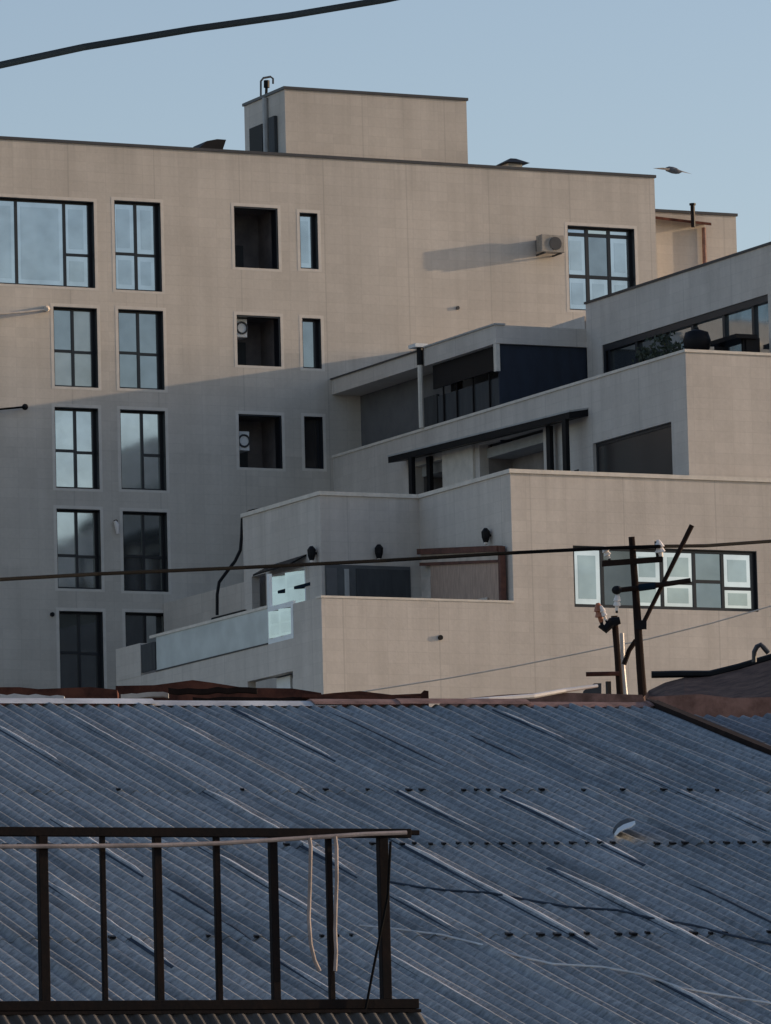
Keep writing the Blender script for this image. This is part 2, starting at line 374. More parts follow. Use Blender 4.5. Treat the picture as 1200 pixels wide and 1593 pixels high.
# ================================================================== terraced wing
X1, X2, X3, X4, X5 = 89.84, 86.80, 80.90, 77.80, 75.06
YF, Y2, Y3, Y4, YR = 171.5, 159.75, 159.20, 164.95, 170.20
Z3 = 32.93; XE = 101.0
wg = thing('terraced_building', (90, 170, Z0), 'lower beige building stepping down in terraces in front of the tall block', 'building')
def wl(*a, mat='wall2', name='wall'): return MB().wall(*a).build(name, mat, wg)
# upper storey W1
bandtop = 38.50
up = wl('x', X1, .3, Y2+.25, YF, 35.62, 39.88, [(Y2+.6, 170.52, 35.8, bandtop)], name='upper_wall')
MB().wall('y', Y2+.25, .3, X1+.3, XE, 35.62, 39.88).build('front_wall', 'wall2', up)
MB().box(X1+.3, XE, Y2+.55, YF, 39.0, 39.5).build('roof', 'grey', up)
b = MB(); b.box(X1-.04, X1+.32, Y2+.2, YF+.04, 39.88, 39.95); b.box(X1+.32, XE, Y2+.2, Y2+.57, 39.88, 39.95); b.build('coping', 'darkmetal', up)
# ribbon window of the upper storey
f = MB(); xg = X1+.14
f.box(X1+.03, xg+.05, Y2+.6, 170.52, bandtop-.20, bandtop-.003); f.box(X1+.03, xg+.05, 170.36, 170.517, 35.8, bandtop-.2)
bars = [170.2, 168.48, 166.69, 165.0, 163.11, 161.37]
for y in bars: f.box(X1+.06, xg+.05, y-.07, y+.07, 35.8, bandtop-.2)
f.box(X1+.06, xg+.05, Y2+.6, 170.36, 35.8, 35.95)
rib = f.build('ribbon_window', 'frame', up)
ed = [170.36]+bars+[Y2+.6]
for i in range(len(ed)-1):
    if ed[i]-ed[i+1] < .3: continue
    kd = ['m', 'm', 'm', 'b', 'b', 'b', 'b'][i]
    t = random.uniform(-.01, .01)
    MB().prism([(xg-t, ed[i]-.07, 35.95), (xg+t, ed[i+1]+.07, 35.95), (xg+t, ed[i+1]+.07, bandtop-.2), (xg-t, ed[i]-.07, bandtop-.2)], (.012, 0, 0)).build('pane', 'g_'+kd, rib)
# roof slab over the loggia with fascia
ro = MB().box(X2, XE, YF, 176.35, 38.58, 39.13).box(X2+.02, XE, 176.35, YA-.003, 38.62, 39.09).build('loggia_roof', 'wall2', wg)
MB().box(X2-.05, X2+.3, YF-.05, 176.3, 39.13, 39.18).build('coping', 'grey', ro)
MB().box(X2-.04, X2+.3, 176.4, YA-.003, 39.09, 39.13).build('edge_strip', 'darkmetal', ro)
MB().box(X1, XE, YF+.1, 180.45, 39.13, 39.54).box(89.6, XE, 180.453, YA-.003, 39.132, 40.12).build('upstand', 'wall2', ro)
MB().box(XE, XE+.3, Y2+.26, YA-.003, 35.6, 39.88).box(XE, XE+.3, Y2+.01, YA-.003, Z0, 35.6).build('end_wall', 'wall2', wg)
# loggia: parapet, floor, dark back walls, navy blind, post
MB().box(X2+.25, XE, Y2+.3, YA-.003, 35.3, 35.6).build('terrace_floor', 'grey', wg)
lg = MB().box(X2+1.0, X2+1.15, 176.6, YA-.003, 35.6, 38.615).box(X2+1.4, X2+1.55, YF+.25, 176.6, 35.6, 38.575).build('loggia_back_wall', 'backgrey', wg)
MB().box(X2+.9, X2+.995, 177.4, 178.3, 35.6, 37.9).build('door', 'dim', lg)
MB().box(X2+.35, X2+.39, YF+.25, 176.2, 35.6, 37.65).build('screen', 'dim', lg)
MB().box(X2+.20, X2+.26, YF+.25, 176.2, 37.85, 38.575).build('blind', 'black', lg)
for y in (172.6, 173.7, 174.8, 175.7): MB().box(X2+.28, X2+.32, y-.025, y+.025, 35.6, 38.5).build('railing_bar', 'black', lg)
nv = MB().box(X2+.13, X1+.6, YF+.10, YF+.16, 35.6, 38.575).build('blind', 'navy', wg)
MB().box(X2+.005, X2+.13, YF+.02, YF+.2, 37.75, 38.577).build('blind_box', 'cope', nv)
q = onX(655, 600, X2-.08)
pp = MB().tube([(X2-.09, q.y, 36.70), (X2-.09, q.y, 38.62)], .085).build('downpipe', 'cope', wg)
MB().tube([(X2-.09, q.y, 38.625), (X2-.09, q.y, 39.16)], .10).build('pipe_collar', 'black', pp)
MB().box(X2-.3, X2+.12, q.y-.15, q.y+.35, 39.16, 39.27).build('pipe_head', 'white', pp)
# W2: side wall with parapet, front wall
def yz(x0, x1, y0, y1, X=X2):      # px -> opening on a wall facing -X
    a, b_ = onX(x0, y0, X), onX(x1, y1, X); return b_.y, a.y
oy0, oy1 = onX(1046, 700, X2).y, onX(923, 700, X2).y
iy0, iy1 = onX(846, 700, X2).y, onX(746, 700, X2).y
ly0, ly1 = onX(690, 720, X2).y, onX(645, 720, X2).y
W2H = [(oy0, oy1, 32.05, 34.78), (iy0, iy1, 32.05, 35.7), (ly0, ly1, 32.05, 35.6)]
mid = wl('x', X2, .3, Y2, YA-.003, Z0, 36.62, W2H, name='middle_wall')
MB().wall('y', Y2, .3, X2+.3, XE, Z0, 36.62).build('front_wall', 'wall2', mid)
b = MB(); b.box(X2-.04, X2+.33, Y2-.04, YA-.003, 36.62, 36.70); b.box(X2+.33, XE, Y2-.04, Y2+.33, 36.62, 36.70); b.build('coping', 'cope', mid)
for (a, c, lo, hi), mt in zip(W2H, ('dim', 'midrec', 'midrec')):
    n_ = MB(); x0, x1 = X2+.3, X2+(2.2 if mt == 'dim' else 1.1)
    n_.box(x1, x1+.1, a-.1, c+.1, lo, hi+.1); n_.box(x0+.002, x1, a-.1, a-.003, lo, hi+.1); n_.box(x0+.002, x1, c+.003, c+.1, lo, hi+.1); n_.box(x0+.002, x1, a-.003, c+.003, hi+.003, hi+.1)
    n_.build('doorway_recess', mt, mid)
f = MB(); a, c, lo, hi = W2H[0]
f.box(X2+.1, X2+.17, a+.003, a+.16, lo, hi-.003); f.box(X2+.1, X2+.17, a+.16, c-.003, hi-.1, hi-.003); f.box(X2+.1, X2+.17, c-.08, c-.003, lo, hi-.1); f.box(X2+.1, X2+.17, a+.16, c-.08, 33.0, 33.1)
dr = f.build('sliding_door', 'frame', mid)
MB().box(X2+.125, X2+.14, a+.16, c-.08, 33.1, hi-.1).build('pane', 'g_n', dr)
MB().box(X2-.03, X2-.004, onX(897, 697, X2).y-.12, onX(897, 697, X2).y+.12, 33.95, 34.15).build('meter_box', 'dim', mid)
# canopy on posts along the middle wall
CXo = X2-.62
ca, cb_ = onX(604, 712, CXo), onX(886, 642, CXo)
cn = MB(); th = .17
cn.prism([(CXo, ca.y, ca.z-th), (CXo, cb_.y, cb_.z-th), (CXo, cb_.y, cb_.z+.02), (CXo, ca.y, ca.z+.02)], (.62-.004, 0, .10))
can = cn.build('canopy', 'black', mid)
MB().prism([(CXo-.012, ca.y+.01, ca.z+.021), (CXo-.012, cb_.y-.01, cb_.z+.021), (X2-.004, cb_.y-.01, cb_.z+.121), (X2-.004, ca.y+.01, ca.z+.121)], (0, 0, .05)).build('canopy_top', 'grey', can)
for x, Xp in ((641, CXo+.05), (669, X2-.08), (857, CXo+.4), (882, CXo+.05)):
    p = onX(x, 735, Xp); zt = ca.z+(cb_.z-ca.z)*(ca.y-p.y)/(ca.y-cb_.y)-th+.03
    MB().box(Xp-.06, Xp+.06, p.y-.12, p.y+.12, 31.9, zt).build('post', 'black', can)
MB().box(X2-.5, X2-.1, onX(884, 725, X2-.5).y, onX(800, 740, X2-.5).y, 31.9, 33.35).build('low_wall', 'black', can)
y0_, y1_ = onX(740, 730, X2).y, onX(692, 730, X2).y
MB().box(X2-.08, X2-.005, y0_, y1_, 31.9, onX(715, 690, X2).z).build('pale_panel', 'cope', mid)
# lower block
WIN3 = rect(893, 1179, 853, 948, Y3)
fr = wl('y', Y3, .3, X3, XE, Z0, Z3, [WIN3], name='front_wall')
MB().wall('y', Y3, .3, X5, X3-.0005, Z0, 29.33).build('balcony_front', 'wall2', fr)
MB().wall('x', X3, .25, Y3+.3, Y4, 28.3, Z3).build('return_wall', 'wall2', fr)
MB().wall('y', Y4, .25, X4, X3+.25, 28.3, Z3).build('back_wall', 'wall2', fr)
b = MB(); CT = .11
b.box(X3-.05, XE, Y3-.06, Y3+.35, Z3, Z3+CT); b.box(X3-.05, X3+.3, Y3+.35, Y4-.05, Z3, Z3+CT); b.box(X4-.05, X3+.3, Y4-.05, Y4+.3, Z3, Z3+CT); b.box(X4-.05, X4+.3, Y4+.3, YR+.04, Z3, Z3+CT)
b.build('coping', 'cope', fr)
MB().box(X5-.02, X3, Y3-.02, Y3+.32, 29.33, 29.39).build('balcony_coping', 'cope', fr)
# glazed window bits on the tower's side wall
wy0, wy1 = onX(476, 915, X4).y, onX(421, 915, X4).y
dy0, dy1 = onX(414, 915, X4).y, onX(392, 915, X4).y
tw = MB().wall('x', X4, .25, Y4+.25, YR, 28.3, Z3, [(wy0, wy1, 29.95, 31.05), (dy0, dy1, 29.9, 31.15)]).build('tower_side_wall', 'wall2', fr)
MB().wall('y', YR-.25, .25, X4+.25, X3, 28.3, Z3).build('rear_wall', 'wall2', fr)
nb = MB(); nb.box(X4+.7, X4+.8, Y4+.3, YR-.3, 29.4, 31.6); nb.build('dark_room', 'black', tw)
f = MB(); fw = .09; xa, xb = X4+.02, X4+.10
f.box(xa, xb, wy0+.003, wy1-.003, 30.97, 31.047); f.box(xa, xb, wy0+.003, wy1-.003, 29.953, 30.05)
for y in (wy0+.06, (wy0+wy1)/2, wy1-.12): f.box(xa, xb, y-.05, y+.05, 30.05, 30.97)
sw = f.build('window', 'whiteframe', tw)
def leaf(X_, ya_, yb_, lo, hi, deg, par, mt='g_l'):      # glazed leaf; its ajar tilt is added to mirror bright sky
    c = (ya_+yb_)/2; h_ = (yb_-ya_)/2-.01; dx, dy = h_*math.sin(R(deg)), h_*math.cos(R(deg))
    n_ = Vector((math.cos(R(deg)), math.sin(R(deg)), 0))*.015
    MB().prism([(X_+dx, c-dy, lo), (X_-dx, c+dy, lo), (X_-dx, c+dy, hi), (X_+dx, c-dy, hi)], n_).build('pane', mt, par)
    k_ = 1-.09/h_; dx, dy = dx*k_, dy*k_; o_ = -n_*.4
    zs = (lo+.09, (lo+hi)/2-.03, (lo+hi)/2+.03, hi-.09)
    for za_, zb2 in ((zs[0], zs[1]), (zs[2], zs[3])):
        MB().prism([Vector((X_+dx, c-dy, za_))+o_, Vector((X_-dx, c+dy, za_))+o_, Vector((X_-dx, c+dy, zb2))+o_, Vector((X_+dx, c-dy, zb2))+o_], n_*.3).build('panel', 'g_i', par)
ymid = (wy0+wy1)/2
leaf(xa+.0, wy0+.11, ymid-.05, 30.05, 30.97, 17, sw); leaf(xa+.0, ymid+.05, wy1-.17, 30.05, 30.97, 17, sw)
MB().box(X4-.02, xb+.03, wy0-.3, wy1-.16, 30.46, 30.55).build('transom', 'bluecable', sw)
MB().prism([(X4-.5, wy0-.1, 31.06), (X4-.5, wy1+.1, 31.02), (X4-.004, wy1+.1, 31.28), (X4-.004, wy0-.1, 31.32)], (0, 0, .05)).build('awning', 'black', tw)
# tower front window, dark, in shade
tx0, tx1, tz0, tz1 = onY(506, 905, Y4).x, onY(638, 905, Y4).x, 29.0, onY(570, 880, Y4).z
f = MB(); f.box(tx0, tx1, Y4-.05, Y4-.004, tz0, tz1); df = f.build('dark_glazing', 'glz', fr)
xw = onY(538, 905, Y4).x
MB().box(xw-.07, xw+.07, Y4-.09, Y4-.052, tz0, tz1-.12).build('pale_mullion', 'grey', df)
MB().box(tx0+.02, xw-.3, Y4-.08, Y4-.052, tz0, tz1-.1).build('pane', 'backgrey', df); MB().box(xw+.3, tx1-.05, Y4-.08, Y4-.052, tz0, tz1-.1).build('pane', 'dim', df)
# street-front window with black frame
x0, x1, z0, z1 = WIN3
tz_ = lambda x, y: onY(x, y, Y3+.15).z
window(fr, WIN3, Y3, [(937, 900), (987, 900), (1030, 900), (1080, 900), (1124, 900)],
       {1: [tz_(960, 874)], 2: [tz_(1010, 908)], 3: [tz_(1055, 907)], 4: [tz_(1100, 905)], 5: [tz_(1145, 916)]},
       ['w', 'd', 'd', 'w', 'w', 'w', 'w', 'm', 'm', 'w', 'w'], fw=.10, recess=.15, surround=0, bw=.09)
# terrace floors and lower side wall
MB().box(X3+.25, X2-.003, Y3+.3, YA-.01, 31.5, 31.9).build('terrace_floor', 'grey', wg)
MB().wall('x', X3, .25, YR, YA-.01, Z0, 31.9).build('court_wall', 'wall2', wg)
og0, og1 = onX(456, 1055, X5).y, onX(385, 1055, X5).y
lz = onX(455, 1044, X5).z
low = MB().wall('x', X5, .25, Y3+.3, 173.25, Z0, 28.42, [(og0, og1, 25.0, lz)]).build('lower_side_wall', 'wall2', wg)
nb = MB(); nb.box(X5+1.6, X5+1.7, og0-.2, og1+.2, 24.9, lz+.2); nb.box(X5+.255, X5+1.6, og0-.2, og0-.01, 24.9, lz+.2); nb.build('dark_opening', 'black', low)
qa = onX(441, 1060, X5+.3)
MB().box(X5+.3, X5+.36, qa.y-.45, qa.y+.45, 25.2, qa.z+.12).build('pale_shutter', 'white', low)
MB().box(X5+.25, X4, Y3+.3, 173.25, 28.1, 28.42).box(X4, X3, Y3+.3, Y4, 28.1, 28.42).build('balcony_floor', 'grey', low)
MB().wall('y', 173.0, .25, X5+.25, X4+1, Z0, 28.1).build('end_wall', 'wall2', low)
MB().box(X5, X5+.22, Y3+.3, 161.0, 28.42, 29.36).build('balcony_side_parapet', 'wall2', low)
pier = MB().box(X5-.01, X5+.6, 171.45, 173.24, 28.42, 29.36).build('end_pier', 'wall2', low)
MB().box(X5-.0, X5+.06, 170.45, 171.44, 28.5, 29.3).build('dark_panel', 'dim', low)
# glass balustrade
gb = MB().box(X5+.02, X5+.045, 162.72, 170.38, 28.46, 29.42).build('glass_balustrade', 'brail', wg)
MB().box(X5-.01, X5+.07, 162.72, 170.8, 29.42, 29.50).build('handrail', 'cope', gb)
MB().box(X5-.02, X5+.07, 162.72, 170.4, 28.42, 28.46).build('base_rail', 'darkmetal', gb)
for y in (164.3, 166.0, 168.1, 170.42): MB().box(X5+.046, X5+.09, y-.03, y+.03, 28.46, 29.42).build('post', 'grey', gb)
# white framed screen at the near end of the balcony
sy0, sy1, sz1 = 161.05, 162.7, onX(433, 940, X5).z
f = MB()
for y in (sy0+.06, sy1-.08): f.box(X5, X5+.09, y-.07, y+.07, 28.42, sz1)
for z in (28.49, sz1-.08): f.box(X5, X5+.09, sy0+.13, sy1-.15, z-.07, z+.07)
sc = f.build('balcony_screen', 'whiteframe', wg)
sm_ = (sy0+sy1)/2
leaf(X5+.05, sy0+.13, sm_, 28.56, sz1-.15, 19, sc); leaf(X5+.05, sm_, sy1-.15, 28.56, sz1-.15, 19, sc)
f = MB(); zt2 = onX(417, 893, X5).z
f.box(X5, X5+.09, sy1-.15, sy1-.01, sz1, zt2); f.build('tall_post', 'whiteframe', sc)
# little round vents
for (x, y, X_, Y_) in ((685, 992, None, Y3),):
    p = onY(x, y, Y_); MB().tube([(p.x, Y_-.05, p.z), (p.x, Y_-.004, p.z)], .07, 10).build('wall_vent', 'black', fr)
p = onY(712, 479, YA); MB().tube([(p.x, YA-.05, p.z), (p.x, YA-.004, p.z)], .06, 10).build('wall_vent', 'darkmetal', blk)
p = onY(81, 956, YA); MB().tube([(p.x, YA-.05, p.z), (p.x, YA-.004, p.z)], .07, 10).build('wall_vent', 'black', blk)

# ================================================================== things on the buildings
def ac_unit(c, w, dpt, hgt, axis, label):
    """condenser: body, round fan grille, wall bracket. axis 'y' faces -Y, 'x' faces +X"""
    t = thing('air_conditioner', c, label, 'air conditioner', 'air conditioner units on the tall block')
    x, y, z = c
    MB().box(x, x+w, y-dpt, y, z, z+hgt).build('body', 'actan' if axis == 'y' else 'white', t, bevel=.02)
    if axis == 'y':
        MB().tube([(x+w*.6, y-dpt-.03, z+hgt/2), (x+w*.6, y-dpt-.004, z+hgt/2)], hgt*.38, 20).build('fan_grille', 'darkmetal', t)
        k = MB(); k.box(x+.1, x+.15, y-dpt, y+.23, z-.05, z-.004); k.box(x+w-.15, x+w-.1, y-dpt, y+.23, z-.05, z-.004); k.box(x+.1, x+w-.1, y+.005, y+.23, z+.1, z+hgt-.1); k.build('bracket', 'darkmetal', t)
    else:
        f_ = MB(); seg = 20; cc = Vector((x+w*.55, y-dpt-.02, z+hgt*.5))
        f_.tube([cc+Vector((math.cos(a)*hgt*.3, 0, math.sin(a)*hgt*.3)) for a in [2*math.pi*i/seg for i in range(seg+1)]], .03, 6)
        f_.build('fan_grille', 'darkmetal', t)
        MB().box(x-.09, x-.004, y-dpt+.05, y-.05, z+.1, z+.25).build('bracket', 'darkmetal', t)
    return t
a0 = onY(843, 391, YA-.6); a1 = onY(879, 391, YA-.6); a2 = onY(860, 365, YA-.6)
ac_unit((a0.x, YA-.235, a0.z), a1.x-a0.x, .37, a2.z-a0.z, 'y', 'lone tan-grey air conditioner on open sunlit wall, casting a long shadow left')
for hole, (px0, py0, py1), lab in ((nholes[1], (369, 497, 526), 'white air conditioner in the sunlit middle dark recess'), (nholes[2], (373, 672, 702), 'white air conditioner in the shaded lowest dark recess')):
    zlo, zhi = onY(378, py1, YA+.5).z, onY(378, py0, YA+.5).z
    ac_unit((hole[0]+.09, YA+.95, zlo), .42, .62, zhi-zlo, 'x', lab)

# roof things
p = onY(331, 232, 184.3); bx, bz = p.x, ZT-.6
h = thing('duct_hood', (p.x, 184.3, bz), 'dark curved duct hood poking over the roof edge left of the penthouse', 'duct hood')
p0, p1, p2, p3 = (onY(*q, 184.3) for q in ((312, 228), (322, 219), (338, 216), (352, 217)))
outer = [p0, p1, p2, p3]; inner = [onY(*q, 184.3) for q in ((347, 232), (333, 231), (322, 236), (314, 238))]
MB().prism(outer+inner, (0, 1.0, 0)).build('hood', 'black', h)
MB().box(onY(322, 230, 184.3).x, onY(345, 230, 184.3).x, 184.45, 185.1, bz, onY(335, 228, 184.3).z).build('duct_base', 'white', h)
p = onY(802, 260, 184.2)
v = thing('roof_vent', (p.x, 184.3, ZT-.6), 'small dark roof vent with a pointed cap right of the penthouse', 'roof vent')
pz = onY(802, 254, 184.2).z; apex = onY(803, 245, 184.2)
MB().box(p.x-.25, p.x+.25, 184.2, 184.7, ZT-.6, pz).build('base', 'grey', v)
cp = [(p.x-.42, 183.98, pz), (p.x+.42, 183.98, pz), (p.x+.42, 184.88, pz), (p.x-.42, 184.88, pz), (p.x-.08, 184.35, apex.z), (p.x+.12, 184.35, apex.z), (p.x+.12, 184.5, apex.z), (p.x-.08, 184.5, apex.z)]
MB().add(cp, [(0, 3, 2, 1), (4, 5, 6, 7), (0, 1, 5, 4), (1, 2, 6, 5), (2, 3, 7, 6), (3, 0, 4, 7)]).build('cap', 'black', v)
# loop aerial on the penthouse
yb = onX(412, 155, PX0+.5).y
def oa(x, y): return onY(x, y, yb)
a = thing('roof_aerial', (oa(413, 155).x, yb, PZ), 'small bent loop aerial standing on the penthouse roof', 'aerial')
MB().tube([oa(406, 158), oa(406, 126), oa(410, 121), oa(421, 119), oa(425, 122), oa(425, 130)], .035, 6).build('loop', 'darkmetal', a)
MB().tube([oa(414, 158), oa(415, 128)], .05, 6).tube([oa(415, 136), oa(415, 125)], .10, 8).build('feed', 'black', a)

# lanterns on the terrace walls
def lantern(loc, nrm, label):
    t = thing('wall_lantern', loc, label, 'wall lamp', 'dark lanterns on the terrace walls')
    c = Vector(loc); nr = Vector(nrm); o = c+nr*.16
    MB().tube([o+Vector((0, 0, -.20)), o+Vector((0, 0, -.05)), o+Vector((0, 0, .10)), o+Vector((0, 0, .2))], [.07, .12, .13, .05], 8).build('shade', 'black', t)
    MB().tube([c+nr*.005, o+Vector((0, 0, .02))], .035, 6).build('arm', 'black', t)
    MB().ball(o+Vector((.0, 0, -.22)), .06, 8, 5).build('bulb', 'porcelain', t)
lantern(onX(493, 861, X4), (-1, 0, 0), 'dark wall lantern by the left corner of the terrace recess')
lantern(onY(586, 859, Y4), (0, -1, 0), 'dark wall lantern on the shaded wall in the middle of the terrace recess')
lantern(onX(764, 833, X3), (-1, 0, 0), 'dark wall lantern above the brown timber screen')
p = onY(181, 820, YA)
t = thing('wall_lamp', p, 'small pale lamp on the shaded wall between two windows of one storey', 'wall lamp')
MB().tube([p+Vector((0, -.12, -.22)), p+Vector((-.03, -.12, .05)), p+Vector((-.10, -.12, .17))], [.05, .08, .05], 8).build('shade', 'porcelain', t)
MB().tube([p+Vector((-.05, -.13, .17)), p+Vector((-.05, -.004, .17))], .05, 6).build('bracket', 'wood', t)

# timber screen on the balcony
t = thing('timber_screen', (X3-.3, 162, 28.42), 'brown timber screen with a dark beam along the shaded side wall of the balcony', 'screen')
ya, yb_ = 164.6, 159.6; xs_ = X3-.16
za, zb = onX(660, 856, xs_).z, onX(795, 848, xs_).z
MB().prism([(xs_-.12, ya, za-.10), (xs_-.12, yb_, zb-.10), (xs_-.12, yb_, zb+.06), (xs_-.12, ya, za+.06)], (.2, 0, 0)).build('beam', 'brownwood', t)
MB().prism([(xs_, ya, za-.33), (xs_, yb_, zb-.33), (xs_, yb_, zb-.101), (xs_, ya, za-.101)], (.06, 0, 0)).build('slat_band', 'palepanel', t)
MB().prism([(xs_-.05, ya, za-.42), (xs_-.05, yb_, zb-.40), (xs_-.05, yb_, zb-.331), (xs_-.05, ya, za-.331)], (.12, 0, 0)).build('rail', 'brownwood', t)
MB().prism([(xs_, 164.0, 28.45), (xs_, yb_, 28.45), (xs_, yb_, zb-.401), (xs_, 164.0, za-.45)], (.05, 0, 0)).build('reed_panel', 'reed', t)
MB().prism([(xs_, ya, 28.45), (xs_, 164.02, 28.45), (xs_, 164.02, 30.6), (xs_, ya, 30.55)], (.04, 0, 0)).build('pale_board', 'palepanel', t)
MB().box(xs_-.08, xs_+.08, yb_-.13, yb_+.02, 28.45, zb+.03).build('post', 'brownwood', t)
MB().box(xs_-.06, xs_-.01, 160.4, 162.6, 29.2, 29.62).build('lower_board', 'palepanel', t)

# terrace things in front of the ribbon window
def tpos(x, y, X=88.0): return onX(x, y, X)
p = tpos(1085, 540)
gr = thing('kettle_grill', (88, p.y, 35.6), 'round black kettle grill behind the parapet of the upper terrace', 'grill')
k = p.z
MB().tube([(88, p.y, k-.25), (88, p.y, k-.05), (88, p.y, k+.2), (88, p.y, k+.42), (88, p.y, k+.5)], [.2, .36, .40, .33, .1], 16).build('bowl', 'black', gr, smooth=True)
for a_ in (0, 2.1, 4.2): MB().tube([(88+.15*math.cos(a_), p.y+.15*math.sin(a_), k-.2), (88+.35*math.cos(a_), p.y+.35*math.sin(a_), 35.6)], .025, 6).build('leg', 'black', gr)
MB().tube([(88, p.y-.1, k+.5), (88, p.y-.08, k+.55), (88, p.y+.08, k+.55), (88, p.y+.1, k+.5)], .02, 6).build('handle', 'black', gr)
def chair(x, y, label, s=1, X=88.6):
    c = onX(x, y, X); z = 35.6; t = thing('terrace_chair', (c.x, c.y, z), label, 'chair', 'dark chairs on the upper terrace')
    X_, Y_ = c.x, c.y; top = c.z
    MB().box(X_-.22, X_+.22, Y_-.22, Y_+.22, z+.44, z+.49).build('seat', 'black', t)
    q_ = MB(); q_.box(X_-.22, X_+.22, Y_+.2*s-.02, Y_+.2*s+.02, top-.45, top)
    for dx in (-.2, .2): q_.box(X_+dx-.02, X_+dx+.02, Y_+.2*s-.02, Y_+.2*s+.02, z+.49, top-.45)
    q_.build('backrest', 'black', t)
    for dx in (-.19, .19):
        for dy in (-.19, .19): MB().box(X_+dx-.02, X_+dx+.02, Y_+dy-.02, Y_+dy+.02, z, z+.44).build('leg', 'black', t)
chair(1128, 538, 'dark chair on the upper terrace, nearer the black grill')
chair(1166, 527, 'dark chair on the upper terrace, farther from the black grill', -1, 89.3)
p0_, p1_ = onX(1115, 533, 89.0), onX(1160, 521, 89.0)
t = thing('terrace_table', (89.05, (p0_.y+p1_.y)/2, 35.6), 'long dark table top showing above the upper terrace parapet', 'table')
MB().box(88.7, 89.4, p1_.y, p0_.y, p0_.z-.12, p0_.z).build('table_top', 'black', t)
for y in (p1_.y+.2, p0_.y-.2): MB().box(89.0, 89.12, y-.05, y+.05, 35.6, p0_.z-.12).build('leg', 'black', t)
def pot_plant(x, y, h_, label, s=.28):
    c = onX(x, y, 87.6); t = thing('potted_plant', (87.6, c.y, 35.6), label, 'plant', 'potted plants on the upper terrace')
    MB().tube([(87.6, c.y, 35.6), (87.6, c.y, 36.5)], [.18, .26], 12).build('pot', 'clay', t)
    l = MB(); rnd = random.Random(int(x))
    for i in range(150):
        o = Vector((87.6+rnd.gauss(0, s*.6), c.y+rnd.gauss(0, s*.7), c.z+rnd.uniform(-.3, h_)))
        d = Vector((rnd.gauss(0, 1), rnd.gauss(0, 1), rnd.gauss(.4, 1))).normalized(); sd = d.cross(Vector((rnd.random(), .3, .2))).normalized()
        l.add([o, o+d*.07+sd*.035, o+d*.16, o+d*.07-sd*.035], [(0, 1, 2, 3)])
    l.build('foliage', 'plantm', t)
pot_plant(1030, 545, .45, 'dark potted shrub behind the parapet, taller and nearer the grill')
pot_plant(1007, 556, .25, 'low dark potted shrub behind the parapet at the window mullion', .22)
pot_plant(1052, 545, .15, 'small dark potted plant just left of the grill', .2)

# kinked pipe at the rear corner of the tower wall
yk = YR+.12
def ok_(x, y): return onY(x, y, yk)
t = tag(MB().tube([ok_(384, 800), ok_(377, 808), ok_(376, 835), ok_(374, 856), ok_(366, 873), ok_(352, 891), ok_(341, 906), ok_(338, 925), ok_(338, 957)], .05, 8).build('drain_pipe', 'black'), 'black kinked pipe running down from the shaded rear corner of the terrace tower', 'pipe')
tag(MB().prism([ok_(383, 800), ok_(393, 792), ok_(406, 790), ok_(408, 797), ok_(392, 802)], (0, .3, 0)).build('roof_flashing', 'black'), 'crumpled dark flashing lying on the rear end of the terrace parapet', 'flashing')
pa, pb = onX(338, 957, X5+.3), onX(382, 942, X5+.3)
tag(MB().box(X5+.25, X5+.33, pb.y, pa.y+.3, 29.5, 29.62).build('black_pole', 'black'), 'short black pole lying on the glass balcony rail', 'pole')

# wires ending at anchors on the tall block
def wire(name, pts, r, mat, label, cat='cable', grp=None, n=6):
    return tag(MB().tube(pts, r, n).build(name, mat), label, cat, grp)
t = thing('wire_anchor', onY(72, 481, YA), 'pale wire ending at a small anchor on the sunlit wall left of the windows', 'wire')
MB().tube([onY(-40, 491, YA-.35), onY(40, 485, YA-.33), onY(72, 481, YA-.3)], .035, 6).build('wire', 'palewire', t)
MB().tube([onY(72, 481, YA-.35), onY(73, 480, YA-.004)], [.07, .10], 8).build('bracket', 'palewire', t)
t = thing('wire_anchor', onY(39, 633, YA), 'black wire ending at a round black anchor on the wall at the shadow line', 'wire')
MB().tube([onY(-40, 640, YA-.3), onY(39, 633, YA-.3)], .03, 6).build('wire', 'cable', t)
MB().ball(onY(39, 633, YA-.25), .10, 10, 8).build('anchor', 'black', t)
MB().tube([onY(39, 633, YA-.2), onY(41, 632, YA-.004)], .04, 6).build('bracket', 'black', t)

# ================================================================== poles and wires
D = 100.0
def d_(x, y, k=0): return onD(x, y, D+k)
base = d_(1000, 1150)
t = thing('utility_pole', (base.x, base.y, gz(base.x, base.y)), 'thin dark leaning utility pole with two crossarms in front of the wide window', 'utility pole')
foot = d_(1002, 1105); dirv = (foot-d_(983, 835)).normalized(); gnd = foot+dirv*((foot.z-gz(foot.x, foot.y))/-dirv.z)
MB().tube([d_(983, 835), d_(990, 930), d_(997, 1040), foot, gnd], [.048, .058, .066, .07, .09], 10).build('pole', 'wood', t)
MB().obox((d_(937, 877)+d_(1031, 870))/2, (d_(1031, 870)-d_(937, 877))/2, FW.cross(UP).cross(UP)*.05, UP*.045).build('crossarm', 'wood', t)
c1 = MB().tube([d_(955, 919, -.1), d_(1000, 914, -.1), d_(1075, 903, -.1)], .04, 8).build('crossarm', 'wood', t)
MB().tube([d_(994, 914.5, -.1), d_(1020, 911, -.1)], .055, 8).build('bracket', 'bluecable', c1)
def insul(a, b, mat, r, par):
    A, B = Vector(a), Vector(b); L = B-A
    io = MB().tube([A, A+L*.25, A+L*.3, A+L*.55, A+L*.6, A+L*.85, B], [r*.4, r*.5, r, r*.65, r, r*.6, r*.3], 10).build('insulator', mat, par)
    MB().tube([A-L*.15, A+L*.05], r*.35, 6).build('pin', 'black', io); return io
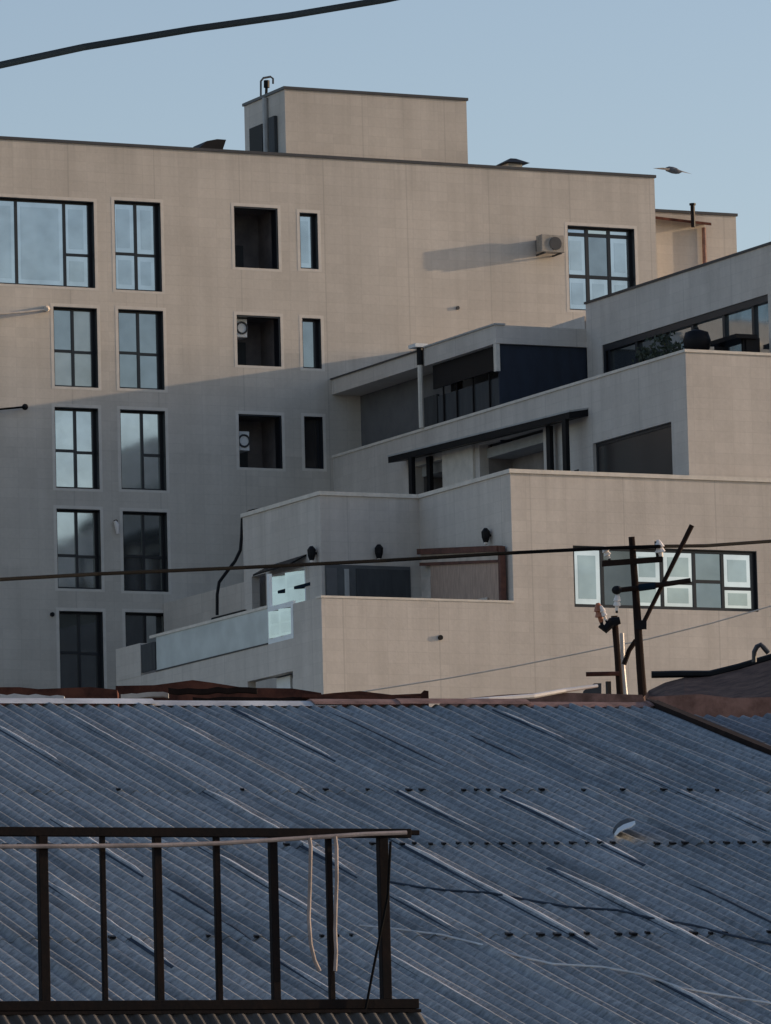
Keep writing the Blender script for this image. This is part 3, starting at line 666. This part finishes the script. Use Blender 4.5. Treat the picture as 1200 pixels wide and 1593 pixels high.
insul(d_(948, 869), d_(940, 850), 'porcelain', .06, t); insul(d_(1029, 867), d_(1024, 840), 'porcelain', .085, t)
MB().tube([d_(1024, 869), d_(1021, 842)], .03, 6).build('pin', 'black', t)
MB().ball(d_(960, 918, -.12), .085, 8, 6, (1, 1, .8)).build('clamp', 'black', t)
insul(d_(960, 950, -.1), d_(961, 924, -.1), 'porcelain', .06, t)
MB().tube([d_(1003, 966), d_(1030, 912), d_(1077, 817)], [.034, .034, .04], 8).build('brace', 'wood', t)
MB().obox(d_(997, 972), RT*.09, FW*.06, UP*.07).build('clamp', 'black', t)
base = d_(966, 1110, 1.5)
t = thing('utility_pole', (base.x, base.y, gz(base.x, base.y)), 'shorter dark pole stub with a bent bracket left of the leaning pole', 'utility pole')
foot = d_(968, 1105, 1.5)
MB().tube([d_(956, 958, 1.5), d_(961, 1020, 1.5), d_(965, 1080, 1.5), foot, (foot.x, foot.y, gz(foot.x, foot.y))], [.052, .05, .055, .06, .08], 10).build('pole', 'wood', t)
MB().tube([d_(934, 972, 1.4), d_(942, 979, 1.4), d_(952, 968, 1.4), d_(965, 965, 1.4)], [.05, .07, .08, .06], 8).build('bracket', 'black', t)
MB().tube([d_(912, 1049, 1.4), d_(964, 1048, 1.4)], .035, 8).build('side_bar', 'rust', t)
insul(d_(936, 968, 1.4), d_(930, 938, 1.4), 'orange', .085, t); insul(d_(943, 965, 1.35), d_(935, 942, 1.35), 'porcelain', .05, t)
MB().tube([d_(971, 1034, 1.4), d_(979, 1012, 1.4), d_(990, 996, 1.4)], .04, 8).build('strut', 'wood', t)
MB().box(*sum(([min(a_, b_), max(a_, b_)] for a_, b_ in zip(d_(943, 1083, 1.2), d_(951, 1060, 1.2))), [])).build('base_block', 'black', t)
MB().tube([d_(974, 1082, 1.6), d_(970, 1040, 1.6), d_(968, 985, 1.6)], .035, 8).build('sunlit_strip', 'porcelain', t)  # pale strip added as the sunlit right side of the pole

def sagline(p, q, sag, n=14):
    return [p.lerp(q, i/n)-Vector((0, 0, sag*4*(i/n)*(1-i/n))) for i in range(n+1)]
# black service cable across the picture, carried by the pole
pts = [onD(-2600, 950, 80), onD(-1200, 945, 86), onD(-40, 903, 92), onD(0, 901.5, 93), onD(150, 893, 95), onD(380, 883, 97), onD(600, 872, 98.5), onD(800, 860, 99.5), onD(940, 853, D-.1), onD(1024, 850, D-.1), onD(1100, 849, D+1), onD(1200, 842, D+3), onD(1260, 837, D+4), onD(1900, 800, D+12), onD(3200, 700, D+26)]
wire('service_cable', pts, .027, 'cable', 'black cable sagging across the whole picture by the leaning pole crossarm', 'cable')
wire('overhead_cable', [onD(-2400, 420, 22), onD(-1100, 290, 26), onD(-60, 113, 30), onD(0, 101, 30.2), onD(130, 73, 30.6), onD(300, 45, 31), onD(450, 24, 31.4), onD(600, -1, 31.8), onD(700, -22, 32), onD(1500, -230, 35), onD(3000, -700, 41)], .0165, 'bluecable', 'thick dark cable slanting through the sky in the top left', 'cable', n=10)
wire('thin_wire', [onD(-300, 1190, 108), onD(300, 1118, 108), onD(700, 1055, 108), onD(800, 1037, 108), onD(900, 1017, 108), onD(1010, 994, 108), onD(1110, 969, 108), onD(1200, 943, 108), onD(1260, 925, 108), onD(2600, 560, 108)], .011, 'palewire', 'thin pale wire slanting across the sunlit wall behind the poles', 'wire')

# pigeon in flight right of the roof corner
bc = onD(1046, 264, 110)
def bp(x, y, k=0): return onD(x, y, 110+k)
bd = MB()
bd.tube([bp(1036, 263), bp(1041, 263), bp(1047, 264.5), bp(1053, 266), bp(1057, 267), bp(1062, 266.5)], [.03, .05, .058, .05, .034, .008], 10)
for pl in ([(1044, 262, -.05), (1032, 260.5, -.2), (1016, 261.5, -.35), (1030, 263.5, -.2), (1046, 265.5, -.02)], [(1048, 263.5, .05), (1060, 265, .2), (1077, 270.5, .4), (1062, 267.5, .2), (1050, 267, .02)]):
    bd.prism([bp(*q) for q in pl], FW*.012)
bird = bd.build('bird', 'feather', smooth=False); tag(bird, 'small grey bird flying with spread wings beside the right roof corner', 'bird')

# ================================================================== blue-grey corrugated roof
AL, BP = R(-8.5), R(13.3)
HD = Vector((math.sin(AL), -math.cos(AL), 0)); RD = Vector((math.cos(AL), math.sin(AL), 0))
DN = HD*math.cos(BP)-Vector((0, 0, math.sin(BP))); NN = HD*math.sin(BP)+Vector((0, 0, math.cos(BP)))
R0 = onD(500, 1098, 72)
def rp(s, t, h=0): return R0+RD*s+DN*t+NN*h
def rst(x, y, off=0):
    d = ray(x, y); k = NN.dot(R0+NN*off-CAM)/NN.dot(d); P = CAM+d*k-R0; return P.dot(RD), P.dot(DN)
def roof_mat(name, c1, c2, streak, grey):
    mt, nt, b = newmat(name)
    uv = N(nt, 'ShaderNodeUVMap').outputs[0]
    at = N(nt, 'ShaderNodeAttribute', attribute_name='tint').outputs['Fac']
    o = mixc(nt, c1, c2, at)
    # dusty, greyer weathering towards the older left sheets
    sx = N(nt, 'ShaderNodeSeparateXYZ'); nt.links.new(uv, sx.inputs[0])
    mr = N(nt, 'ShaderNodeMapRange'); mr.inputs[1].default_value = 1.5; mr.inputs[2].default_value = -7; mr.inputs[3].default_value = 0; mr.inputs[4].default_value = .95
    nt.links.new(sx.outputs[0], mr.inputs[0])
    wv = mixc(nt, mr.outputs[0], noise(nt, uv, .35, 5, .6), .45, 'OVERLAY')
    o = mixc(nt, o, grey, wv)
    blot = ramp(nt, noise(nt, uv, .8, 7, .7), .38, .66)
    o = mixc(nt, o, streak, mixc(nt, (0, 0, 0), (.6, .6, .6), blot))
    stn = ramp(nt, noise(nt, scaled(nt, uv, (2.6, .16, 1)), 1.0, 5, .6), .47, .70)
    o = mixc(nt, o, tuple(Vector(c1)*.38), mixc(nt, (0, 0, 0), (.75, .75, .75), stn))
    pal = ramp(nt, noise(nt, scaled(nt, uv, (3.2, .2, 1)), 1.7, 5, .65), .54, .74)
    o = mixc(nt, o, tuple(Vector(grey)*1.5), mixc(nt, (0, 0, 0), (.6, .6, .6), pal))
    rst_ = ramp(nt, noise(nt, scaled(nt, uv, (2.5, .5, 1)), 1.1, 7, .75), .59, .74)
    o = mixc(nt, o, (.10, .065, .05), mixc(nt, (0, 0, 0), (.55, .55, .55), rst_))
    sp = ramp(nt, noise(nt, uv, 11, 5, .8), .32, .68, (.42,)*3, (1.35,)*3)
    o = mixc(nt, o, sp, 1, 'MULTIPLY')
    nt.links.new(o, b.inputs['Base Color']); b.inputs['Roughness'].default_value = .7; b.inputs['Specular IOR Level'].default_value = .35
    bp_ = N(nt, 'ShaderNodeBump'); bp_.inputs['Strength'].default_value = .6; bp_.inputs['Distance'].default_value = .02
    nt.links.new(noise(nt, uv, 5, 6, .75), bp_.inputs['Height']); nt.links.new(bp_.outputs[0], b.inputs['Normal'])
    return mt
def corrugated(name, mat, s0, s1, rows, parent, off, rnd, pitch=.143, amp=.021, waves=7, jit=1.0, seam_only=None):
    vs, fs, uvs, tint, seams = [], [], [], [], []
    W = pitch*waves; ncol = int(math.ceil((s1-s0)/W)); per = 8; nx = waves*per
    for r_ in range(len(rows)-1):
        t0, t1 = rows[r_], rows[r_+1]
        for c in range(ncol):
            a = s1-(c+1)*W; tn = rnd.random()
            if a < s0-.5: continue
            lift_r = max(0, rnd.gauss(0, .012))*jit; lift_l = max(0, rnd.gauss(0, .010))*jit; wz = rnd.uniform(-.004, .004)
            if rnd.random() < .22: lift_r += .022*jit
            dt = rnd.uniform(-.03, .03)
            o = len(vs); nt_ = 10
            for j in range(nt_+1):
                tt = t0+(t1-t0+.14+dt)*j/nt_
                for i in range(nx+1):
                    u = i/nx; s_ = a-.03+(W+.05)*u
                    h_ = off+amp*math.cos(2*math.pi*(s_-a)/pitch)
                    h_ += .010*(j/nt_) + wz*math.sin(tt*2.3+i*.11) + lift_r*max(0, (u-.86)/.14)**1.5+lift_l*max(0, (.14-u)/.14)**1.5 + .004*math.sin(tt*1.7+c)
                    vs.append(rp(s_, tt, h_)); uvs.append((s_, tt)); tint.append(tn)
            for j in range(nt_):
                for i in range(nx):
                    q = o+j*(nx+1)+i; fs.append((q, q+1, q+nx+2, q+nx+1))
            # sheet thickness at the lower end and the right edge
            lo = o+nt_*(nx+1); o2 = len(vs)
            for i in range(nx+1): vs.append(Vector(vs[lo+i])-NN*.009); uvs.append(uvs[lo+i]); tint.append(tn)
            for i in range(nx): fs.append((lo+i, lo+i+1, o2+i+1, o2+i))
            for side in (0, nx):
                o2 = len(vs)
                for j in range(nt_+1): k = o+j*(nx+1)+side; vs.append(Vector(vs[k])-NN*.011); uvs.append(uvs[k]); tint.append(tn)
                for j in range(nt_): k = o+j*(nx+1)+side; fs.append((k, k+nx+1, o2+j+1, o2+j))
            seams.append((a+W, t0, t1))
    me = bpy.data.meshes.new(name); me.from_pydata([tuple(v) for v in vs], [], fs)
    ul = me.uv_layers.new(name='UVMap')
    for l in me.loops: ul.data[l.index].uv = uvs[l.vertex_index]
    at = me.attributes.new('tint', 'FLOAT', 'POINT')
    for i, v in enumerate(tint): at.data[i].value = v
    me.materials.append(mat)
    o = bpy.data.objects.new(name, me); COL.objects.link(o); o.parent = parent
    o.matrix_parent_inverse = Matrix.Translation(-Vector(parent.location))
    return o, seams
bluem = roof_mat('blue_grey_corrugated', (.205, .238, .262), (.315, .34, .36), (.26, .265, .262), (.40, .385, .365))
greym = roof_mat('grey_corrugated', (.20, .22, .25), (.27, .285, .305), (.13, .13, .135), (.26, .265, .27))
sb = rp(-5, 11); gzs = gz(sb.x, sb.y)
shed = thing('shed', (sb.x, sb.y, gzs), 'long shed with a weathered blue-grey corrugated roof filling the lower picture', 'shed')
SV = 3.9
rows = [0, 6.31, 9.76, 14.8, 19.5, 22.2]
rnd = random.Random(11)
roof, seams = corrugated('roof', bluem, -15.5, SV, rows, shed, 0, rnd)
# lap seams that stand proud of the sheets and catch the low sun: bent worn sheet edges
cols = sorted({round(x[0], 4) for x in seams})
for s_ in cols:
    t_ = rnd.uniform(-.5, 2.5)
    while t_ < 21.5:
        L = rnd.uniform(2.2, 6.5); kind_ = rnd.random(); e_t = min(t_+L, 22)
        if kind_ < .62 and t_ > -.4:
            a_ = max(t_, .25); nseg = 14; hh = rnd.uniform(.018, .038); w_ = rnd.uniform(.018, .036); q = MB(); sec = []
            for j in range(nseg+1):
                tt = a_+(e_t-a_)*j/nseg; env = min(1, j/2.5, (nseg-j)/2.5)*.85+.15; jt = rnd.uniform(-.003, .003); h2 = hh*env*rnd.uniform(.75, 1.1)
                sec.append([rp(s_+jt-.004, tt, .008), rp(s_+jt+w_*env, tt, .004), rp(s_+jt+w_*env*.75, tt, .012+h2), rp(s_+jt+.002, tt, .014+h2)])
            vs = [p for sc0 in sec for p in sc0]; fs = [(0, 1, 2, 3), tuple(4*nseg+k for k in (3, 2, 1, 0))]
            for j in range(nseg):
                for k in range(4): fs.append((4*j+k, 4*j+(k+1) % 4, 4*j+4+(k+1) % 4, 4*j+4+k))
            q.add(vs, fs); q.build('lap_seam', 'zinc' if kind_ < .46 else 'seamdark', roof)
            if kind_ < .46:      # dark strip painted in as the raised edge's shadow
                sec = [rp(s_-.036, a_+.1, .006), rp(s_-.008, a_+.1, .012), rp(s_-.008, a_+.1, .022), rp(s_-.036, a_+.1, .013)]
                MB().prism(sec, DN*(e_t-a_-.2)).build('seam_shadow_strip', 'seamdark', roof)
        t_ = e_t+rnd.uniform(.3, 2.2)
caps = []
for t_, dens in ((6.33, .35), (9.78, .9), (14.84, .55), (19.55, .8)):
    k = -12.0
    while k < SV-.1:
        if rnd.random() < dens*(1 if k > -2.5 else .45): caps.append((t_, k))
        k += .143
near = [c for c in caps if c[0] in (9.78, 19.55) and c[1] > -8][:96]
rest = MB()
for t_, k in caps:
    c = rp(k+rnd.uniform(-.012, .012), t_+.09+rnd.uniform(-.03, .03), .028); sz = rnd.uniform(.6, 1.15)
    if (t_, k) in near: MB().obox(c, RD*.026*sz, DN*.035*sz, NN*.011).build('fixing_cap', 'black', roof)
    else: rest.obox(c, RD*.026*sz, DN*.035*sz, NN*.011)
o_ = rest.build('fixing_cap', 'black', roof); o_['kind'] = 'stuff'
# cords added on the sheets to stand in for cable shadows
def lying(pts): return [rp(*rst(x, y, .03), .03) for x, y in pts]
tag(MB().tube(lying([(604, 1372), (650, 1380), (700, 1386), (760, 1389), (830, 1402), (890, 1412), (960, 1416), (1010, 1428), (1080, 1440), (1140, 1456), (1230, 1476)]), .011, 6).build('cable_shadow_cord', 'seamdark'), 'dark cord standing in for a cable shadow across the blue roof right of the balustrade', 'cable')
tag(MB().tube(lying([(560, 1440), (620, 1446), (690, 1455), (750, 1470), (800, 1486), (860, 1500), (940, 1505), (1000, 1516), (1060, 1537), (1120, 1548), (1230, 1566)]), .010, 6).build('pale_shadow_cord', 'zinc'), 'pale thin cord standing in for a cable shadow across the lower blue roof', 'cord')
# ridge cap in overlapping lengths
rc = MB(); s_ = -15.5
while s_ < -.3:
    L = rnd.uniform(1.6, 2.3); z_ = rnd.uniform(-.012, .012)
    rc.prism([rp(s_, .10, .02+z_), rp(s_, .02, .042+z_), rp(s_, -.10, .05+z_), rp(s_, -.3, .0+z_), rp(s_, -.1, .03+z_), rp(s_, .02, .025+z_)], RD*(L+.04)); s_ += L
rc.build('ridge_cap', 'zinc', shed)
rc = MB(); s_ = -.1
while s_ < SV:
    L = min(rnd.uniform(.9, 1.6), SV-s_+.02); z_ = rnd.uniform(-.02, .02)
    rc.prism([rp(s_, .09, .02+z_), rp(s_, .02, .04+z_), rp(s_, -.12, .05+z_), rp(s_, -.3, .0+z_), rp(s_, -.1, .02+z_), rp(s_, .02, .02+z_)], RD*(L+.03)); s_ += L
rc.build('rusty_ridge_cap', 'rust2', shed)
vg = MB().prism([rp(SV-.04, -.2, -.1), rp(SV+.10, -.2, -.1), rp(SV+.10, -.2, .05), rp(SV-.04, -.2, .06)], DN*22.5)
vg.build('verge_flashing', 'wood', shed)
# back slope and walls under the roof
BK = -HD*math.cos(BP)-Vector((0, 0, math.sin(BP)))
MB().prism([rp(-15.5, -.02, -.06), rp(SV, -.02, -.06), rp(SV, -.02, -.06)+BK*3.2, rp(-15.5, -.02, -.06)+BK*3.2], (0, 0, -.05)).build('back_slope', 'rust', shed)
wq = MB(); e0, e1, e2, e3 = rp(-15.3, 21.8, -.15), rp(SV-.1, 21.8, -.15), rp(SV-.1, 0, -.3)+BK*3, rp(-15.3, 0, -.3)+BK*3
for a_, c_ in ((e0, e1), (e1, e2), (e2, e3), (e3, e0)):
    wq.add([a_, c_, (c_.x, c_.y, 2), (a_.x, a_.y, 2)], [(0, 1, 2, 3)])
wr0, wr1 = rp(-15.3, 0, -.1), rp(SV-.1, 0, -.1)
wq.add([e0, wr0, e3], [(0, 1, 2)]); wq.add([e1, e2, wr1], [(0, 1, 2)])
wq.build('wall', 'clay', shed)

# neighbouring grey roof right of the verge
ng = thing('shed', (rp(6, 4).x, rp(6, 4).y, gzs), 'lower grey corrugated roof just right of the dark verge board', 'shed')
corrugated('roof', greym, SV+.2, SV+7.3, [.12, 2.2, 5, 8, 11, 14], ng, -.09, random.Random(5), jit=1.6)
e0, e1, e2, e3 = rp(SV+.3, 13.8, -.2), rp(SV+7.1, 13.8, -.2), rp(SV+7.1, .3, -.2), rp(SV+.3, .3, -.2)
wq = MB()
for a_, c_ in ((e0, e1), (e1, e2), (e2, e3), (e3, e0)): wq.add([a_, c_, (c_.x, c_.y, 2), (a_.x, a_.y, 2)], [(0, 1, 2, 3)])
wq.build('wall', 'clay', ng)
pk = MB(); 
for sl in (SV+1.5, SV+2.6): pk.prism([rp(sl, .2, -.07), rp(sl+.10, .2, -.07), rp(sl+.1, .2, -.035), rp(sl, .2, -.035)], DN*9)
pk.build('dark_batten', 'wood', ng)

# bent sheet flap standing on the blue roof
fs_, ft = rst(972, 1290)
t = thing('roof_flap', rp(fs_, ft), 'small bent pale sheet-metal flap with its shaded side painted dark on the blue roof', 'roof flap')
fl = MB(); arc = [onD(*q, 63.2) for q in ((956, 1297), (961, 1289), (970, 1283), (981, 1279), (988, 1277))]
lo_ = [onD(*q, 62.9) for q in ((958, 1300), (965, 1293), (974, 1289), (983, 1286), (989, 1281))]
hi_ = [onD(*q, 63.6) for q in ((953, 1292), (958, 1284), (966, 1277), (977, 1273), (987, 1274))]
for i in range(4): fl.add([lo_[i], lo_[i+1], arc[i+1], arc[i], lo_[i]-NN*.01, lo_[i+1]-NN*.01, arc[i+1]-NN*.01, arc[i]-NN*.01], [(0,1,2,3),(7,6,5,4),(0,4,5,1),(3,2,6,7),(0,3,7,4),(1,5,6,2)])
fl.build('face', 'white', t)
bk = MB()
for i in range(4): bk.add([arc[i], arc[i+1], hi_[i+1], hi_[i], arc[i]-NN*.01, arc[i+1]-NN*.01, hi_[i+1]-NN*.01, hi_[i]-NN*.01], [(0,1,2,3),(7,6,5,4),(0,4,5,1),(3,2,6,7),(0,3,7,4),(1,5,6,2)])
bk.build('shaded_side', 'black', t)  # shaded upper side of the flap, painted black

# ================================================================== clutter behind the ridge
def slab(name, poly, D0, depth, mat, label, cat, grp=None):
    """irregular upright sheet or board with real thickness standing behind the ridge"""
    return tag(MB().prism([onD(x, y, D0) for x, y in poly], FW.cross(UP).cross(UP)*-depth if False else Vector((FW.x, FW.y, 0)).normalized()*depth).build(name, mat), label, cat, grp)
# low house roof of rusty sheet behind the ridge
hb = onD(500, 1180, 80)
rh = thing('low_house', (hb.x, hb.y, gz(hb.x, hb.y)), 'low house with a rusty dark sheet roof peeping over the ridge of the blue roof', 'house')
HO = Vector((FW.x, FW.y, 0)).normalized()
def ridge_sheet(poly, D0, dep, mat, name): return MB().prism([onD(x, y, D0) for x, y in poly], HO*dep).build(name, mat, rh)
ridge_sheet([(-900, 1120), (-900, 1076), (-400, 1070), (30, 1069), (60, 1072), (140, 1069), (182, 1073), (185, 1120)], 78.6, .7, 'rust', 'sheet')
ridge_sheet([(178, 1120), (180, 1067), (240, 1066), (300, 1058), (330, 1062), (380, 1070), (455, 1071), (500, 1078), (500, 1120)], 79.4, .8, 'rust', 'sheet')
ridge_sheet([(440, 1120), (440, 1087), (520, 1078), (560, 1075), (610, 1081), (655, 1079), (660, 1074), (667, 1075), (668, 1120)], 78.0, .5, 'rust', 'sheet')
ridge_sheet([(660, 1120), (690, 1090), (780, 1081), (860, 1077), (1000, 1081), (1012, 1120)], 77.8, .6, 'rust2', 'clay_course')
ridge_sheet([(1003, 1130), (1010, 1084), (1090, 1080), (1140, 1086), (1230, 1084), (1900, 1088), (1900, 1130)], 77.4, .6, 'rust2', 'clay_course')
MB().prism([onD(x, y, 81) for x, y in ((-900, 1100), (1230, 1100), (1230, 1500), (-900, 1500))], HO*4).build('wall', 'clay', rh)
# loose boards and scraps lying along the ridge
lab = ['pale broken board lying along the far left of the ridge', 'pale short scrap lying left of centre along the ridge', 'dark plank lying under the glass balcony along the ridge', 'long dark batten lying below the balcony corner along the ridge', 'reddish batten lying below the sunlit balcony wall along the ridge']
brd = [((0, 1084), (100, 1086), .05, 'zinc'), ((188, 1083), (262, 1081), .045, 'grey'), ((262, 1075), (400, 1073), .05, 'wood'), ((300, 1089), (500, 1088), .045, 'wood'), ((470, 1083), (655, 1086), .035, 'rust')]
for i, ((xa_, ya_), (xb_, yb2), hh, mt) in enumerate(brd):
    A_, B_ = onD(xa_, ya_, 76.5), onD(xb_, yb2, 76.7); mid_ = (A_+B_)/2
    q = MB(); k = 9; up_ = []; dn_ = []
    for j in range(k+1):
        c = A_.lerp(B_, j/k); z_ = rnd.uniform(-.012, .012); up_.append(c+Vector((0, 0, hh*.6+z_))); dn_.append(c+Vector((0, 0, -hh*.6+z_)))
    q.prism(up_+dn_[::-1], HO*.14)
    tag(q.build('loose_board', mt), lab[i], 'board', 'loose boards along the ridge')
# pale rounded gutter lip rising toward the poles
wire('curved_gutter', [onD(690, 1092, 77), onD(760, 1088, 77.2), onD(830, 1083, 77.5), (onD(880, 1074, 77.8)), onD(930, 1067, 78)], [.02, .028, .03, .026, .02], 'porcelain', 'pale bent gutter rising along the ridge toward the pole stub', 'gutter')
# small blue-grey box by the pole stub
qb = onD(930, 1080, 82); tag(MB().prism([onD(x, y, 82) for x, y in ((908, 1085), (908, 1075), (925, 1063), (936, 1063), (936, 1085))], HO*.4).build('tin_cover', 'dim'), 'small bluish tin cover left of the pole stub', 'tin cover')
# dark roof on the right
dk = thing('dark_roofed_house', (onD(1110, 1180, 88).x, onD(1110, 1180, 88).y, gz(onD(1110, 1180, 88).x, onD(1110, 1180, 88).y)), 'house with a dark brown sloping roof rising to the right edge', 'house')
prof = [(996, 1092), (1010, 1074), (1035, 1062), (1065, 1054), (1105, 1052), (1150, 1041), (1200, 1026), (1270, 1004)]
top = [onD(x, y, 92) for x, y in prof]; botm = [onD(x, y+(0 if i == 0 else 60+i*6), 86) for i, (x, y) in enumerate(prof)]
q = MB(); k = len(prof); q.add(top+botm+[p-Vector((0, 0, .12)) for p in top+botm], [(i, i+1, k+i+1, k+i) for i in range(k-1)]+[(2*k+i, 3*k+i, 3*k+i+1, 2*k+i+1) for i in range(k-1)]+[(i, 2*k+i, 2*k+i+1, i+1) for i in range(k-1)]+[(k+i, k+i+1, 3*k+i+1, 3*k+i) for i in range(k-1)])
q.build('roof', 'tile', dk)
MB().tube([p+Vector((0, 0, .03)) for p in [onD(1014, 1053, 91.9), onD(1060, 1052, 91.9)]+top[4:]], .05, 6).build('ridge_tiles', 'black', dk)
MB().prism([botm[1]+Vector((0, 0, -.15)), botm[-1]+Vector((0, 0, -.15)), Vector((botm[-1].x, botm[-1].y, 8)), Vector((botm[1].x, botm[1].y, 8))], HO*4).build('wall', 'clay', dk)
wire('hooked_pipe', [onD(1174, 1030, 91), onD(1174, 1014, 91), onD(1178, 1006, 91), (onD(1184, 1003, 91)), onD(1189, 1008, 91), onD(1196, 1016, 91)], .035, 'darkmetal', 'small hooked vent pipe on the dark roof at the right edge', 'pipe', n=8)

# ================================================================== railing in the foreground
DR = 39.0
T0, T1 = onD(0, 1294, DR), onD(640, 1300, DR)
hor = Vector((T1.x-T0.x, T1.y-T0.y, 0)).normalized()
# horizontal rail: find the slight turn that makes the top rail level
best = None
for k in range(-400, 400):
    a = k*.05; dd = onD(640, 1300, DR+a*.05)-T0
    if best is None or abs(dd.z) < abs(best[1].z): best = (a, dd)
RDV = Vector((best[1].x, best[1].y, 0)).normalized(); Pn = Vector((-RDV.y, RDV.x, 0))
def orl(x, y, k=0):
    d = ray(x, y); kk = Pn.dot(T0-CAM)/Pn.dot(d); return CAM+d*kk+Pn*k
zt, zb_ = T0.z, orl(320, 1564).z
rl0, rl1 = orl(-260, 1294), orl(638, 1300)
zs_ = zb_-.30
bal = thing('balustrade', (rl1.x, rl1.y, zs_), 'dark brown steel balustrade with uneven posts in the lower left foreground', 'railing')
def bar(a, b, w, dep, name, mat='rail', par=None):
    a, b = Vector(a), Vector(b); t_ = (b-a)/2; td = t_.normalized()
    ax2 = Pn*dep/2; ax3 = td.cross(Pn)*w/2
    return MB().obox((a+b)/2, t_, ax2, ax3).build(name, mat, par or bal, bevel=.004)
px_m = F/DR
bar((rl0.x, rl0.y, zt), (rl1.x, rl1.y, zt), .055, .06, 'top_rail')
br0, br1 = orl(-260, 1560), orl(650, 1570)
bar((br0.x, br0.y, zb_), (br1.x, br1.y, zb_), .06, .06, 'bottom_rail')
for x, w in ((-190, .045), (-103, .034), (-16, .045), (70, .058), (164, .032), (249, .048), (342, .037), (430, .049), (517, .036), (601, .060)):
    a, b = orl(x, 1564), orl(x, 1300)
    xt = .004 if w < .05 else 0
    bar((a.x, a.y, zb_+.028), (a.x, a.y, zt-.026), w, w, 'post')
e_ = orl(652, 1300); bar((rl1.x, rl1.y, zt+.005), (e_.x, e_.y, zt+.005), .03, .03, 'end_bracket', 'rail')
# narrow ledge of dark corrugated sheet the balustrade stands on
sl0, sl1 = orl(-300, 1575), orl(650, 1575)
zs_ = zb_-.034
c0, c1_ = Vector((sl0.x, sl0.y, zs_)), Vector((sl1.x, sl1.y, zs_)); LL = (c1_-c0).length
MB().prism([c0-Pn*.06, c1_-Pn*.06, c1_+Pn*1.6, c0+Pn*1.6], (0, 0, -.02)).build('ledge', 'rail', bal)
q = MB(); nn_ = 400; vs = []
for i in range(nn_+1):
    p = c0.lerp(c1_, i/nn_)-Pn*.03+Vector((0, 0, -.022)); w_ = math.cos(2*math.pi*LL*i/nn_/.095)*.016
    sl_ = RDV*.16
    vs += [p-Pn*(.02)+Pn*w_, p+sl_-Pn*(.16)+Pn*w_+Vector((0, 0, -.34)), p+Pn*(.0)+Pn*w_, p+sl_-Pn*(.14)+Pn*w_+Vector((0, 0, -.34))]
fs = []
for i in range(nn_): fs += [(4*i, 4*i+1, 4*i+5, 4*i+4), (4*i+2, 4*i+6, 4*i+7, 4*i+3)]
q.add(vs, fs).build('corrugated_skirt', 'skirt', bal)
MB().prism([c0+Pn*.2+Vector((0, 0, -.021)), c1_-RDV*.4+Pn*.2+Vector((0, 0, -.021)), c1_-RDV*.4+Pn*1.55+Vector((0, 0, -.021)), c0+Pn*1.55+Vector((0, 0, -.021))], (0, 0, -9.8)).build('supporting_wall', 'clay', bal)

# pale pipe clipped in front of the top rail, hoses hanging from it
hp = [orl(x, y, -.05) for x, y in ((-120, 1318), (0, 1318), (120, 1317.5), (250, 1316), (340, 1313), (420, 1308), (500, 1303), (560, 1299), (628, 1296.5))]
tag(MB().tube(hp, .0135, 8).build('pale_pipe', 'beigepipe'), 'long pale pipe tied along the top rail of the dark balustrade', 'pipe')
hp = [orl(x, y, -.06) for x, y in ((476, 1305), (478, 1318), (477, 1370), (475, 1430), (478, 1470), (484, 1495), (492, 1512))]
tag(MB().tube(hp, .0125, 8).build('hanging_hose', 'beigepipe'), 'curved pale hose hanging from the rail, left one of two', 'hose', 'pale hoses hanging from the rail')
hp = [orl(x, y, -.06) for x, y in ((516, 1303), (518, 1318), (518.5, 1370), (517, 1410), (516, 1448), (517.5, 1482), (516, 1512))]
tag(MB().tube(hp, .0125, 8).build('hanging_hose', 'beigepipe'), 'straight pale hose hanging in front of the second post from the rail end', 'hose', 'pale hoses hanging from the rail')
hp = [orl(x, y, -.05) for x, y in ((603, 1310), (599, 1395), (588, 1450), (574, 1520), (563, 1578))]
tag(MB().tube(hp, .0085, 8).build('slanting_cable', 'cable'), 'thin dark cord slanting down beside the last railing post', 'cord')

# ================================================================== light
SUNV = Vector((6.5, -1.0, 0)); SUNV.z = 6.5*.172
el = math.atan2(SUNV.z, math.hypot(SUNV.x, SUNV.y)); az = math.atan2(SUNV.x, SUNV.y)
sl = bpy.data.lights.new('sun', 'SUN'); sl.energy = 2.65; sl.angle = R(.5); sl.color = (1, .745, .50)
so = bpy.data.objects.new('sun', sl); COL.objects.link(so)
so.rotation_euler = (-SUNV).to_track_quat('-Z', 'Y').to_euler()
w = bpy.data.worlds.new('World'); scene.world = w; w.use_nodes = True
nt = w.node_tree; bg = nt.nodes['Background']
sky = nt.nodes.new('ShaderNodeTexSky'); sky.sky_type = 'NISHITA'; sky.sun_disc = False
sky.sun_elevation = el; sky.sun_rotation = az; sky.altitude = 300; sky.air_density = 1.0; sky.dust_density = 1.3; sky.ozone_density = 0.9
wb = mixc(nt, sky.outputs[0], (.965, .935, 1.035), 1.0, 'MULTIPLY')   # camera white balance of the daylight
nt.links.new(wb, bg.inputs[0]); bg.inputs[1].default_value = .13
vs_ = scene.view_settings; vs_.view_transform = 'Standard'; vs_.look = 'None'; vs_.gamma = 1; vs_.use_curve_mapping = False
vs_.exposure = 0.5
scene.cycles.max_bounces = 6
